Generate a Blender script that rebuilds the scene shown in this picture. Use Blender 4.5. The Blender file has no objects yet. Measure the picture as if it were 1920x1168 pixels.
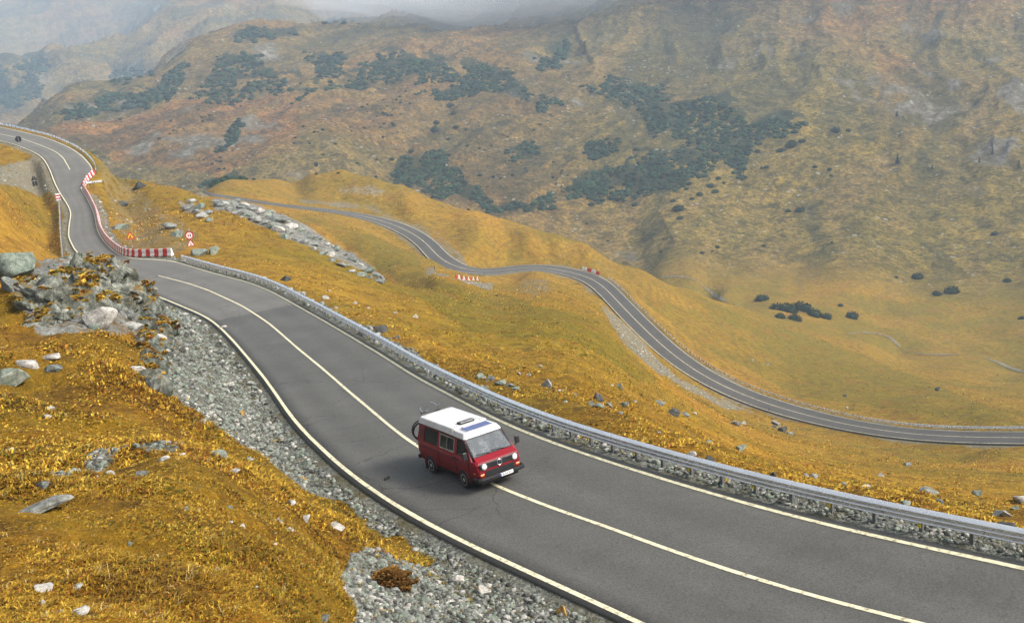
import bpy, math, random
import numpy as np
from mathutils import Matrix, Vector

# ------------------------------------------------------------------ camera, world, sun, exposure
scene = bpy.context.scene
C = scene.collection
F_PX, PITCH, ROLL = 2000.0, math.radians(16.5), math.radians(5.5)
PW, PH = 1920.0, 1168.0
cam = bpy.data.cameras.new('camera')
cam_o = bpy.data.objects.new('camera', cam)
C.objects.link(cam_o)
cam.sensor_fit = 'HORIZONTAL'
cam.sensor_width = 36.0
cam.lens = 36.0 * F_PX / PW
cam.clip_start = 0.2
cam.clip_end = 20000
cr, sr, cp, sp = math.cos(ROLL), math.sin(ROLL), math.cos(PITCH), math.sin(PITCH)
Rv, Uv, Fv = Vector((1, 0, 0)), Vector((0, sp, cp)), Vector((0, cp, -sp))
xc, yc, zc = Rv * cr - Uv * sr, Rv * sr + Uv * cr, -Fv
cam_o.matrix_world = Matrix(((xc.x, yc.x, zc.x, 0), (xc.y, yc.y, zc.y, 0), (xc.z, yc.z, zc.z, 0), (0, 0, 0, 1)))
scene.camera = cam_o

SUN_EL, SUN_AZ = math.radians(41), math.radians(104)      # azimuth measured from +Y towards +X
world = bpy.data.worlds.new('World')
scene.world = world
world.use_nodes = True
wn = world.node_tree
wn.nodes.clear()
sky = wn.nodes.new('ShaderNodeTexSky')
sky.sky_type = 'NISHITA'
sky.sun_disc = False
sky.sun_elevation = SUN_EL
sky.sun_rotation = SUN_AZ
sky.air_density, sky.dust_density, sky.ozone_density = 1.0, 7.0, 1.0
bg = wn.nodes.new('ShaderNodeBackground')
bg.inputs['Strength'].default_value = 0.125
wo = wn.nodes.new('ShaderNodeOutputWorld')
veil = wn.nodes.new('ShaderNodeHueSaturation')          # thin overcast: the blue is washed out
veil.inputs['Saturation'].default_value = 0.45
wn.links.new(sky.outputs[0], veil.inputs['Color'])
wn.links.new(veil.outputs[0], bg.inputs['Color'])
wn.links.new(bg.outputs[0], wo.inputs['Surface'])
sun = bpy.data.lights.new('sun', 'SUN')
sun.energy = 2.3
sun.angle = math.radians(11)
sun.color = (1.0, 0.95, 0.87)
sun_o = bpy.data.objects.new('sun', sun)
C.objects.link(sun_o)
sd = Vector((math.sin(SUN_AZ) * math.cos(SUN_EL), math.cos(SUN_AZ) * math.cos(SUN_EL), math.sin(SUN_EL)))
sun_o.rotation_euler = sd.to_track_quat('Z', 'Y').to_euler()
scene.view_settings.view_transform = 'Standard'
scene.view_settings.look = 'None'
scene.view_settings.exposure = 0.9
scene.view_settings.gamma = 1.0
scene.cycles.use_denoising = True
scene.cycles.volume_bounces = 4
scene.cycles.max_bounces = 6

# ------------------------------------------------------------------ numeric helpers
rng = np.random.default_rng(7)
random.seed(7)
def rays(p):
    p = np.asarray(p, float)
    x = (p[:, 0] - PW / 2) / F_PX
    y = -(p[:, 1] - PH / 2) / F_PX
    X = x * cr + y * sr
    Y = -x * sr + y * cr
    return np.stack([X, cp + Y * sp, -sp + Y * cp], 1)
def ray_polar(p):
    d = rays(p)
    hyp = np.hypot(d[:, 0], d[:, 1])
    return np.arctan2(d[:, 0], d[:, 1]), d[:, 2] / hyp
def project(X):
    X = np.asarray(X, float)
    fw = X[:, 1] * cp - X[:, 2] * sp
    u = X[:, 1] * sp + X[:, 2] * cp
    fw = np.where(fw > 0.05, fw, 0.05)
    a, b = X[:, 0] / fw, u / fw
    return np.stack([PW / 2 + F_PX * (a * cr - b * sr), PH / 2 - F_PX * (a * sr + b * cr)], 1)
def smooth(a, b, x):
    t = np.clip((x - a) / (b - a), 0, 1)
    return t * t * (3 - 2 * t)
def hash2(ix, iy, seed):
    h = (ix.astype(np.int64) * 374761393 + iy.astype(np.int64) * 668265263 + seed * 1274126177) & 0xffffffff
    h = ((h ^ (h >> 13)) * 1274126177) & 0xffffffff
    return ((h ^ (h >> 16)) & 0xffff) / 65535.0
def vnoise(x, y, seed=0):
    ix, iy = np.floor(x), np.floor(y)
    fx, fy = x - ix, y - iy
    fx = fx * fx * fx * (fx * (fx * 6 - 15) + 10)
    fy = fy * fy * fy * (fy * (fy * 6 - 15) + 10)
    a, b = hash2(ix, iy, seed), hash2(ix + 1, iy, seed)
    c, d = hash2(ix, iy + 1, seed), hash2(ix + 1, iy + 1, seed)
    return ((a + (b - a) * fx) * (1 - fy) + (c + (d - c) * fx) * fy) * 2 - 1
def fbm(x, y, wl, octaves=4, seed=0, gain=0.5):
    out, amp, tot = 0, 1.0, 0
    ang = 0.6
    for k in range(octaves):
        ca, sa = math.cos(ang * k), math.sin(ang * k)
        out = out + amp * vnoise((x * ca - y * sa) / wl + 17.3 * k, (x * sa + y * ca) / wl + 5.1 * k, seed + k)
        tot += amp
        amp *= gain
        wl *= 0.5
    return out / tot
def ridged(x, y, wl, octaves=4, seed=0):
    out, amp, tot = 0, 1.0, 0
    for k in range(octaves):
        out = out + amp * (1 - 2 * np.abs(vnoise(x / wl + 9.1 * k, y / wl + 3.7 * k, seed + k)))
        tot += amp
        amp *= 0.5
        wl *= 0.5
    return out / tot
def in_poly(px, poly):
    x, y = px[:, 0], px[:, 1]
    poly = np.asarray(poly, float)
    inside = np.zeros(len(x), bool)
    j = len(poly) - 1
    for i in range(len(poly)):
        xi, yi = poly[i]
        xj, yj = poly[j]
        c = ((yi > y) != (yj > y)) & (x < (xj - xi) * (y - yi) / (yj - yi + 1e-12) + xi)
        inside ^= c
        j = i
    return inside
def resample(P, step):
    P = np.asarray(P, float)
    L = np.r_[0, np.cumsum(np.linalg.norm(np.diff(P, axis=0), axis=1))]
    n = max(2, int(L[-1] / step) + 1)
    t = np.linspace(0, L[-1], n)
    return np.stack([np.interp(t, L, P[:, k]) for k in range(P.shape[1])], 1)
def smooth_path(P, it=3):
    P = np.array(P, float)
    for _ in range(it):
        Q = P.copy()
        Q[1:-1] = 0.25 * P[:-2] + 0.5 * P[1:-1] + 0.25 * P[2:]
        P = Q
    return P
def nearest_on(Q, P):
    """for points Q (n,2): distance, arc index, signed side against polyline P (m,>=2); chunked"""
    a, b = P[:-1, :2], P[1:, :2]
    ab = b - a
    l2 = (ab * ab).sum(1) + 1e-12
    D = np.empty(len(Q)); I = np.empty(len(Q)); S = np.empty(len(Q))
    for s in range(0, len(Q), 20000):
        q = Q[s:s + 20000]
        t = np.clip(((q[:, None, :] - a) * ab).sum(2) / l2, 0, 1)
        c = a + t[..., None] * ab
        dd = ((q[:, None, :] - c) ** 2).sum(2)
        i = dd.argmin(1)
        k = np.arange(len(q))
        D[s:s + 20000] = np.sqrt(dd[k, i])
        I[s:s + 20000] = i + t[k, i]
        S[s:s + 20000] = np.sign(ab[i, 0] * (q[:, 1] - a[i, 1]) - ab[i, 1] * (q[:, 0] - a[i, 0]))
    return D, I, S
def at_index(P, I):
    i = np.clip(np.floor(I).astype(int), 0, len(P) - 2)
    f = (I - i)[:, None]
    return P[i] * (1 - f) + P[i + 1] * f

# ------------------------------------------------------------------ scene helpers
def mesh_from(name, V, Fc, mat=None, smooth_shade=False, quads=True):
    """V (n,3) array, Fc (m,k) array or list of faces"""
    me = bpy.data.meshes.new(name)
    V = np.asarray(V, np.float32)
    if isinstance(Fc, np.ndarray):
        m, k = Fc.shape
        me.vertices.add(len(V)); me.vertices.foreach_set('co', V.ravel())
        me.loops.add(m * k); me.loops.foreach_set('vertex_index', Fc.astype(np.int32).ravel())
        me.polygons.add(m); me.polygons.foreach_set('loop_start', np.arange(0, m * k, k, dtype=np.int32))
        me.update(calc_edges=True)
    else:
        me.from_pydata([tuple(map(float, v)) for v in V], [], [tuple(map(int, f)) for f in Fc])
        me.update()
    if mat: me.materials.append(mat)
    if smooth_shade: me.polygons.foreach_set('use_smooth', np.ones(len(me.polygons), bool))
    return me
def link(name, me, parent=None, loc=None):
    o = bpy.data.objects.new(name, me)
    C.objects.link(o)
    if parent is not None: o.parent = parent
    if loc is not None: o.location = loc
    return o
def tag(o, label=None, cat=None, group=None, kind=None):
    if label: o['label'] = label
    if cat: o['category'] = cat
    if group: o['group'] = group
    if kind: o['kind'] = kind
    return o
def empty(name, label, cat, loc=(0, 0, 0), group=None):
    o = bpy.data.objects.new(name, None)
    C.objects.link(o)
    o.location = loc
    o.empty_display_size = 0.3
    return tag(o, label, cat, group)
class MB:
    """collects simple solids into one mesh"""
    def __init__(s): s.v, s.f = [], []
    def add(s, V, Fc):
        b = len(s.v)
        s.v += [tuple(map(float, p)) for p in V]
        s.f += [tuple(b + i for i in f) for f in Fc]
    def box(s, c, d, M=None, bev=0.0):
        x, y, z = d[0] / 2, d[1] / 2, d[2] / 2
        if bev <= 0:
            V = [(-x, -y, -z), (x, -y, -z), (x, y, -z), (-x, y, -z), (-x, -y, z), (x, -y, z), (x, y, z), (-x, y, z)]
            Fc = [(0, 3, 2, 1), (4, 5, 6, 7), (0, 1, 5, 4), (1, 2, 6, 5), (2, 3, 7, 6), (3, 0, 4, 7)]
        else:
            b = bev
            ring = lambda X, Y, Z: [(-X + b, -Y, Z), (X - b, -Y, Z), (X, -Y + b, Z), (X, Y - b, Z), (X - b, Y, Z), (-X + b, Y, Z), (-X, Y - b, Z), (-X, -Y + b, Z)]
            V = ring(x - b * .6, y - b * .6, -z) + ring(x, y, -z + b) + ring(x, y, z - b) + ring(x - b * .6, y - b * .6, z)
            Fc = [tuple(range(7, -1, -1)), tuple(range(24, 32))]
            for r in range(3):
                for i in range(8):
                    j = (i + 1) % 8
                    Fc.append((r * 8 + i, r * 8 + j, r * 8 + 8 + j, r * 8 + 8 + i))
        if M is not None: V = [tuple(M @ Vector(p)) for p in V]
        s.add([(p[0] + c[0], p[1] + c[1], p[2] + c[2]) for p in V], Fc)
    def tube(s, pts, r, n=8, closed=False, cap=True):
        pts = [Vector(p) for p in pts]
        rs = r if hasattr(r, '__len__') else [r] * len(pts)
        V, Fc = [], []
        m = len(pts)
        ref = None
        for i, p in enumerate(pts):
            if closed: t = (pts[(i + 1) % m] - pts[i - 1]).normalized()
            else: t = (pts[min(i + 1, m - 1)] - pts[max(i - 1, 0)]).normalized()
            if ref is None:
                ref = Vector((0, 0, 1)) if abs(t.z) < 0.9 else Vector((1, 0, 0))
            a = (ref - t * ref.dot(t)).normalized()
            ref = a
            b = t.cross(a)
            for k in range(n):
                an = 2 * math.pi * k / n
                V.append(p + (a * math.cos(an) + b * math.sin(an)) * rs[i])
        for i in range(m if closed else m - 1):
            j = (i + 1) % m
            for k in range(n):
                l = (k + 1) % n
                Fc.append((i * n + k, i * n + l, j * n + l, j * n + k))
        if cap and not closed:
            Fc.append(tuple(range(n - 1, -1, -1)))
            Fc.append(tuple((m - 1) * n + k for k in range(n)))
        s.add(V, Fc)
    def lathe(s, prof, c, ax='y', n=20):
        """prof: list of (radius, along axis)"""
        V, Fc = [], []
        for (r, h) in prof:
            for k in range(n):
                a = 2 * math.pi * k / n
                q = (r * math.cos(a), r * math.sin(a))
                p = {'y': (q[0], h, q[1]), 'x': (h, q[0], q[1]), 'z': (q[0], q[1], h)}[ax]
                V.append((p[0] + c[0], p[1] + c[1], p[2] + c[2]))
        for i in range(len(prof) - 1):
            for k in range(n):
                l = (k + 1) % n
                Fc.append((i * n + k, i * n + l, (i + 1) * n + l, (i + 1) * n + k))
        if prof[0][0] > 1e-6: Fc.append(tuple(range(n)))
        if prof[-1][0] > 1e-6: Fc.append(tuple((len(prof) - 1) * n + k for k in range(n))[::-1])
        s.add(V, Fc)
    def prism(s, poly, a, b):
        """poly 3D points list at offset a and b (vectors)"""
        n = len(poly)
        V = [Vector(p) + Vector(a) for p in poly] + [Vector(p) + Vector(b) for p in poly]
        Fc = [tuple(range(n)), tuple(range(2 * n - 1, n - 1, -1))]
        for i in range(n):
            j = (i + 1) % n
            Fc.append((i, i + n, j + n, j))
        s.add(V, Fc)
    def mesh(s, name, mat, smooth_shade=False):
        import bmesh
        me = mesh_from(name, np.array(s.v), s.f, mat)
        bm = bmesh.new(); bm.from_mesh(me)
        bmesh.ops.recalc_face_normals(bm, faces=bm.faces[:])
        bm.to_mesh(me); bm.free()
        if smooth_shade: me.polygons.foreach_set('use_smooth', np.ones(len(me.polygons), bool))
        return me
    def build(s, name, mat, parent=None, loc=None, smooth_shade=False):
        return link(name, s.mesh(name, mat, smooth_shade), parent, loc)

# ------------------------------------------------------------------ materials
def new_mat(name):
    m = bpy.data.materials.new(name)
    m.use_nodes = True
    nt = m.node_tree
    bsdf = nt.nodes.get('Principled BSDF')
    return m, nt, bsdf
def N(nt, typ, **kw):
    n = nt.nodes.new(typ)
    for k, v in kw.items():
        if k.startswith('i_'): n.inputs[k[2:].replace('_', ' ')].default_value = v
        else: setattr(n, k, v)
    return n
def noise_node(nt, vec, scale, detail=4, rough=0.55, dist=0.0):
    n = N(nt, 'ShaderNodeTexNoise')
    n.inputs['Scale'].default_value = scale
    n.inputs['Detail'].default_value = detail
    n.inputs['Roughness'].default_value = rough
    n.inputs['Distortion'].default_value = dist
    if vec is not None: nt.links.new(vec, n.inputs['Vector'])
    return n.outputs['Fac']
def ramp(nt, fac, stops):
    r = N(nt, 'ShaderNodeValToRGB')
    els = r.color_ramp.elements
    while len(els) < len(stops): els.new(0.5)
    for e, (p, c) in zip(els, stops):
        e.position = p
        e.color = (*c, 1) if len(c) == 3 else c
    nt.links.new(fac, r.inputs['Fac'])
    return r.outputs['Color']
def mix(nt, fac, a, b, mode='MIX'):
    m = N(nt, 'ShaderNodeMix', data_type='RGBA', blend_type=mode)
    for sock, v in ((m.inputs[0], fac), (m.inputs[6], a), (m.inputs[7], b)):
        if hasattr(v, 'is_linked') or hasattr(v, 'links'): nt.links.new(v, sock)
        elif isinstance(v, (int, float)): sock.default_value = v if sock.type == 'VALUE' else (v, v, v, 1)
        else: sock.default_value = (*v, 1)
    return m.outputs[2]
def math_node(nt, op, a, b=None, clamp=False):
    m = N(nt, 'ShaderNodeMath', operation=op, use_clamp=clamp)
    for sock, v in ((m.inputs[0], a), (m.inputs[1], b)):
        if v is None: continue
        if isinstance(v, (int, float)): sock.default_value = v
        else: nt.links.new(v, sock)
    return m.outputs[0]
def maprange(nt, v, a, b, c=0.0, d=1.0):
    m = N(nt, 'ShaderNodeMapRange')
    nt.links.new(v, m.inputs[0])
    for i, x in enumerate((a, b, c, d)): m.inputs[i + 1].default_value = x
    return m.outputs[0]
def bump(nt, h, strength, dist, bsdf, prev=None):
    b = N(nt, 'ShaderNodeBump')
    b.inputs['Strength'].default_value = strength
    b.inputs['Distance'].default_value = dist
    nt.links.new(h, b.inputs['Height'])
    if prev is not None: nt.links.new(prev, b.inputs['Normal'])
    if bsdf is not None: nt.links.new(b.outputs[0], bsdf.inputs['Normal'])
    return b.outputs[0]
def simple_mat(name, col, rough=0.5, metal=0.0, var=0.08, scale=12.0, bump_s=0.0, coat=0.0, spec=None):
    m, nt, b = new_mat(name)
    tc = N(nt, 'ShaderNodeTexCoord')
    f = noise_node(nt, tc.outputs['Object'], scale, 5)
    lo = tuple(max(0, c * (1 - var)) for c in col)
    hi = tuple(min(1, c * (1 + var)) for c in col)
    nt.links.new(ramp(nt, f, [(0.3, lo), (0.7, hi)]), b.inputs['Base Color'])
    nt.links.new(maprange(nt, f, 0.3, 0.7, max(0.03, rough - 0.06), min(1, rough + 0.06)), b.inputs['Roughness'])
    b.inputs['Metallic'].default_value = metal
    if coat: b.inputs['Coat Weight'].default_value = coat
    if spec is not None: b.inputs['Specular IOR Level'].default_value = spec
    if bump_s: bump(nt, f, bump_s, 0.02, b)
    return m
MASSES = [([(1085,160),(1150,150),(1215,152),(1280,190),(1335,185),(1390,212),(1402,240),(1460,215),(1522,242),(1480,252),(1420,264),(1400,300),(1397,335),(1370,322),(1345,300),(1320,325),(1270,362),(1140,377),(1050,362),(1115,330),(1180,305),(1205,280),(1260,295),(1275,258),(1215,250),(1190,200)], 1500),
 ([(640,158),(700,118),(745,108),(832,112),(862,150),(800,160),(720,155),(650,168)], 340), ([(870,120),(960,138),(1002,188),(1072,192),(1025,204),(940,180),(850,182),(770,185),(860,160)], 330),
 ([(755,300),(830,280),(868,330),(902,362),(940,392),(1000,385),(1060,350),(1130,340),(1105,370),(1000,398),(930,396),(860,366),(800,366),(725,338)], 620), ([(1090,265),(1162,250),(1152,288),(1110,304)], 110), ([(1000,112),(1060,78),(1076,95),(1050,125),(1010,122)], 120),
 ([(90,214),(200,180),(296,166),(312,135),(352,102),(345,150),(330,172),(280,200),(210,212),(130,218)], 420), ([(350,190),(385,155),(425,100),(480,105),(525,150),(560,140),(572,156),(500,180),(400,196)], 260), ([(430,240),(452,225),(460,236),(425,290),(408,286)], 60),
 ([(535,192),(600,160),(642,155),(600,178)], 90), ([(375,352),(440,332),(470,346),(420,362)], 50), ([(430,66),(470,57),(560,64),(560,71),(480,73),(440,76)], 60), ([(570,40),(640,38),(690,45),(620,55)], 50), ([(575,105),(650,95),(640,140),(600,152)], 120),
 ([(0,122),(60,106),(90,112),(85,145),(0,165)], 120), ([(0,170),(75,150),(80,190),(30,205),(0,205)], 130), ([(200,132),(290,125),(280,150),(220,156)], 60), ([(700,110),(740,95),(760,100),(720,115)], 30), ([(950,275),(1000,265),(1010,290),(960,300)], 40)]

# ------------------------------------------------------------------ survey of the photograph: road lines as seen, heights from the lane width
S = 1.127
RE = [(1920,1072.5),(1752,1032),(1616,997),(1481,968),(1390,942),(1307,919),(1174,876),(1073.7,843.7),(973.6,807),(906.8,773.5),(840,738),(780,707),(711,663),(634,617),(557,573.5),(505.4,544.8),(464,528.6),(415.6,517),(351,497.8),(321,487),(244,484.6),(226,480),(205.4,464.5),(190,446.5),(181,426),(178.5,405.5),(169.5,385),(159,364),(147.7,350.2)]
RE2 = [(177,326),(174.6,319.4),(164,302.7),(149,288.6),(123,273.2),(90,260),(51.4,250),(25.7,244),(0,238.5)]
LE = [(1198,1164.5),(1110,1126),(1037.5,1095),(964.6,1058.7),(891.6,1026.6),(818.7,991.3),(745.8,951),(691,914.7),(636.5,871),(603.6,840),(571.7,813.3),(542.4,776.6),(518,740),(492.6,704.5),(467,673.7),(441,643),(415.6,617),(395,599),(369.3,586.4),(338.5,573.5),(303,559),(262,542),(205,515),(159,487),(140,468),(128.4,444),(129.7,420.8),(133.5,400.3),(128.4,386.2),(115.6,367),(105.3,349),(97.6,331),(91,313),(79.6,295),(59,283.5),(30.8,272),(0,264)]
CLA = [(1715.7,1166.4),(1571,1131.6),(1435.6,1091),(1300,1046.7),(1183,1004),(1074,965.8),(1001,940),(930,911),(860,876),(784.5,839),(762,822),(740,806),(659.5,739),(608,694),(556.8,651.9),(505.4,607),(479.8,590),(454,573.5),(423.3,559.4),(390,544),(351.4,531),(297,517)]
CLB = [(131,318),(118,295),(102.7,283.5),(77,273),(46,261.6),(0,251.4)]
MID = CLA + [(250,503),(200,484),(172,462),(157,440),(154,418),(154,397),(146,378),(136,360),(132,340)] + CLB
NL = [(1920,834),(1820,835),(1707,827.5),(1616,815),(1526,795),(1435.6,769),(1365,743),(1311,718.6),(1259.5,686.5),(1221,653),(1182.5,614.6),(1144,573.5),(1118,546.6),(1092.6,522),(1067,509),(1028,505.5),(990,508),(951,517),(920,523),(880,522.5),(851,517),(820,509.5),(804.7,496.7),(797,481),(789,463),(771,445),(735,426),(697,414.5),(658,407),(607,400),(542.7,391.4),(491,382.4),(465.7,376.5)]
FL = [(1920,807),(1797,808.6),(1707,802.7),(1616,790),(1526,771),(1458,755),(1390,730),(1342,705),(1300,676),(1259.5,643),(1221,607),(1195,581),(1169.6,553),(1144,522),(1118,500),(1085,488.8),(1054,484),(1015.6,484),(977,488.8),(938.5,497.8),(905,506),(876.6,504.4),(858.6,498),(840.6,483.8),(825,460.7),(807,440),(774,422),(735,408),(697,397.8),(645.4,390),(594,384),(542.7,381),(491,377),(465.7,373.4)]

def main_h(p):      # height below the eye along the upper road, by picture row (it only ever climbs the picture)
    v = np.asarray(p)[:, 1]
    return S * np.interp(v, [238, 252, 264, 283, 300, 320, 350, 385, 420, 445, 480, 517, 545, 575, 607, 652, 694, 739, 806, 840, 911, 966, 1047, 1166, 1300],
                         [16.6, 17.3, 17.9, 19.3, 20.4, 21.4, 22.9, 24.2, 24.7, 24.6, 23.8, 22.4, 21.4, 20.5, 19.7, 18.6, 17.7, 16.8, 15.4, 14.95, 14.3, 13.95, 13.5, 13.1, 12.8])
def low_h(p):       # lower road, by picture column
    u = np.asarray(p)[:, 0]
    return S * np.interp(u, [440, 465, 540, 610, 660, 735, 790, 850, 930, 1000, 1080, 1145, 1220, 1300, 1430, 1526, 1616, 1760, 1920, 2100],
                         [51, 52.5, 57, 60.5, 63, 67, 70.5, 74, 77.5, 80.5, 83.5, 86, 88, 91, 94.5, 93.5, 90, 85, 81, 77])
def at_height(p, h):
    d = rays(p)
    k = np.asarray(h) / -d[:, 2]
    return d * k[:, None]
def edge_on(p, mid3):
    """edge pixels put at the height of the nearest point of the centre line"""
    h = np.full(len(p), np.median(-mid3[:, 2]))
    _, i0, _ = nearest_on(np.asarray(p, float), project(mid3))
    h = -at_index(mid3, i0)[:, 2]
    for _ in range(12):
        X = at_height(p, h)
        _, I, _ = nearest_on(X[:, :2], mid3)
        h = 0.5 * h + 0.5 * -at_index(mid3, I)[:, 2]
    return at_height(p, h)
def extend(P, dist, end=0, n=6):
    a, b = (P[0], P[min(3, len(P) - 1)]) if end == 0 else (P[-1], P[-4])
    d = (a - b) / np.linalg.norm(a[:2] - b[:2])
    E_ = a + d * np.linspace(dist / n, dist, n)[:, None]
    return np.vstack([E_[::-1], P]) if end == 0 else np.vstack([P, E_])

def densify(p, step=6): return resample(np.asarray(p, float), step)
mid3 = at_height(densify(MID), main_h(densify(MID)))
mid3 = smooth_path(resample(mid3, 1.0), 12)
re3 = smooth_path(resample(edge_on(densify(RE), mid3), 0.7), 6)
re2 = smooth_path(resample(edge_on(densify(RE2), mid3), 1.0), 10)
le3 = smooth_path(resample(edge_on(densify(LE), mid3), 0.7), 8)
low_mid_px = None
nl = at_height(densify(NL), low_h(densify(NL)))
fl = at_height(densify(FL), low_h(densify(FL)))
# the lower road gets one centre line and an even width
_a = smooth_path(resample(nl, 2.0), 25)
_b = smooth_path(resample(fl, 2.0), 25)
_, I_, _ = nearest_on(_a[:, :2], _b)
low3 = smooth_path(resample((_a + at_index(_b, I_)) / 2, 2.0), 25)
mid3 = extend(mid3, 60, 0); re3 = extend(re3, 60, 0); le3 = extend(le3, 60, 0)
mid3 = extend(mid3, 40, 1); re2 = extend(re2, 40, 1); le3 = extend(le3, 40, 1)
low3 = extend(low3, 80, 0); low3 = extend(low3, 14, 1)
mid3, re3, re2, le3, low3 = [resample(q, s_) for q, s_ in ((mid3, 1.0), (re3, 0.7), (re2, 0.7), (le3, 0.7), (low3, 2.0))]

def normals2(P):
    T = np.gradient(P[:, :2], axis=0)
    T /= np.linalg.norm(T, axis=1)[:, None] + 1e-9
    return np.stack([-T[:, 1], T[:, 0]], 1)      # to the left of travel

low_u = project(low3)[:, 0]
low_bank = smooth_path(np.interp(low_u, [430, 600, 700, 800, 870, 1000, 1080, 1150, 1250, 1500, 1920], [.09, .07, .05, .07, .11, .12, .11, .06, .03, .03, .03])[:, None], 10)[:, 0]
# ------------------------------------------------------------------ terrain: control points seen in the photograph, thin plate spline in polar form
ctrl = []          # (theta, r, z)
def cp_px(lst):
    for (u, v, r) in lst:
        th, t = ray_polar([(u, v)])
        ctrl.append((th[0], r * S, t[0] * r * S))
def cp_xyz(P):
    for p in P: ctrl.append((math.atan2(p[0], p[1]), math.hypot(p[0], p[1]), p[2]))
def cp_pol(lst):
    for (deg, r, z) in lst: ctrl.append((math.radians(deg), r * S, z * S))
for path, st in ((mid3[5:-5], 8), (re3[10:], 10), (le3[5:-5], 10)): cp_xyz(path[::st][np.hypot(*path[::st][:, :2].T) < 400])
cp_xyz(low3[::7])
# foreground bank and humps
cp_pol([(-50, 3, -2.0), (-30, 3, -2.2), (-10, 3, -2.6), (10, 3, -3.4), (30, 3, -4.4), (50, 3, -5), (-10, 1.5, -1.6), (30, 1.5, -2.2)])
cp_px([(0, 1168, 10), (320, 1168, 10.5), (560, 1168, 12.5), (640, 1168, 14.5), (0, 1080, 12), (300, 1050, 13.2), (540, 1050, 16), (620, 1080, 17.5),
       (0, 1000, 14.5), (300, 960, 16), (520, 960, 20), (660, 990, 24), (760, 1000, 27), (0, 930, 17), (180, 890, 19), (330, 860, 21), (480, 880, 26), (560, 905, 28.5), (640, 950, 28.5),
       (30, 850, 23.5), (200, 842, 23.5), (330, 838, 24), (0, 800, 26), (200, 790, 27), (360, 800, 29), (0, 720, 31), (200, 710, 32), (320, 750, 33),
       (200, 640, 38), (270, 670, 38), (60, 640, 37.5), (0, 600, 41), (330, 700, 42), (400, 700, 47.3), (420, 800, 34.5), (480, 830, 35), (540, 860, 33.6),
       (310, 640, 51), (380, 650, 56), (300, 590, 60), (330, 590, 68), (100, 540, 45), (200, 530, 50), (250, 545, 55), (30, 520, 46), (200, 492, 54), (110, 500, 50), (20, 485, 50)])
cp_px([(700, 1100, 20.3), (820, 1130, 20.5), (900, 1100, 22.8), (760, 1050, 23.5), (680, 1140, 17)])
# hidden ground behind the crag, then the slope left of the narrow stretch of road
cp_pol([(-24.5, 62, -15), (-22, 68, -18.5), (-26, 90, -19), (-23, 110, -22.5), (-28, 62, -14)])
cp_px([(0, 460, 118), (60, 450, 140), (0, 380, 135), (60, 390, 165), (0, 340, 165), (50, 330, 195), (90, 350, 200), (0, 300, 205), (40, 295, 208), (85, 460, 150), (100, 400, 178)])
# right of the narrow stretch, ridge line and the drop behind
cp_px([(190, 318, 214), (260, 336, 208), (330, 352, 200), (420, 386, 186), (500, 406, 176), (560, 428, 170), (600, 450, 163), (660, 490, 152), (720, 525, 143),
       (230, 400, 178), (300, 430, 140), (340, 400, 160), (420, 440, 130), (520, 470, 124), (600, 500, 118), (700, 560, 98), (240, 440, 150), (215, 360, 196)])
cp_pol([(-20.5, 255, -38), (-17.5, 250, -41), (-14.6, 235, -43), (-12, 235, -50), (-10, 235, -57), (-8, 215, -57), (-22.5, 300, -45), (-25, 300, -35), (-29, 300, -28)])
cp_px([(560, 398, 305), (600, 430, 275), (680, 450, 262), (740, 480, 245), (760, 520, 215), (780, 560, 170)])
# even slope from the upper road down to the lower one
_th = np.arctan2(low3[:, 0], low3[:, 1]); _lr = np.hypot(low3[:, 0], low3[:, 1])
_mt = np.arctan2(re3[:, 0], re3[:, 1]); _mr = np.hypot(re3[:, 0], re3[:, 1])
for deg in (-4, -1, 2, 5, 8, 12, 16, 20, 24, 28):
    i = np.argmin(np.abs(_mt - math.radians(deg)) + (_mr > 120) * 9)
    j = np.argmin(np.abs(_th - math.radians(deg)) + (_lr > 330 * S) * 9 + (0 if deg < 24 else 0))
    r0, z0, r1, z1 = _mr[i] + 2.5, re3[i, 2] - 0.5, _lr[j] - 6, low3[j, 2] - 1
    for f in (0.08, 0.2, 0.35, 0.5, 0.65, 0.8, 0.92):
        rr = r0 + (r1 - r0) * f
        zz = z0 + (z1 - z0) * f - 2.2 * math.sin(math.pi * f) * (1 if deg > 2 else 0.4)
        ctrl.append((math.radians(deg), rr, zz))
# spur beyond the lower road
cp_px([(420, 357, 430), (470, 352, 425), (520, 336, 415), (580, 326, 408), (640, 319, 402), (700, 332, 392), (760, 351, 382), (830, 380, 370), (900, 398, 357), (960, 421, 346), (1040, 456, 334), (1100, 476, 328),
       (1200, 508, 338), (1300, 546, 350), (1400, 580, 368), (1530, 617, 388), (640, 360, 375), (760, 385, 350), (900, 440, 325), (560, 362, 385), (1000, 465, 318),
       (1300, 610, 300), (1400, 660, 290), (1500, 700, 280), (1600, 720, 272), (1700, 760, 235), (1800, 760, 235), (1850, 790, 205), (1500, 640, 340), (1600, 650, 360), (1640, 642, 396), (1740, 700, 330), (1850, 730, 300), (1920, 750, 270), (1920, 715, 345), (1830, 690, 375)])
cp_pol([(-16, 500, -95), (-14.5, 510, -100), (-12, 510, -108), (-9, 510, -112), (-6, 500, -115), (-3, 490, -122), (0, 480, -128), (3, 460, -132), (6, 450, -134), (8.5, 455, -139), (11, 460, -141)])
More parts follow.
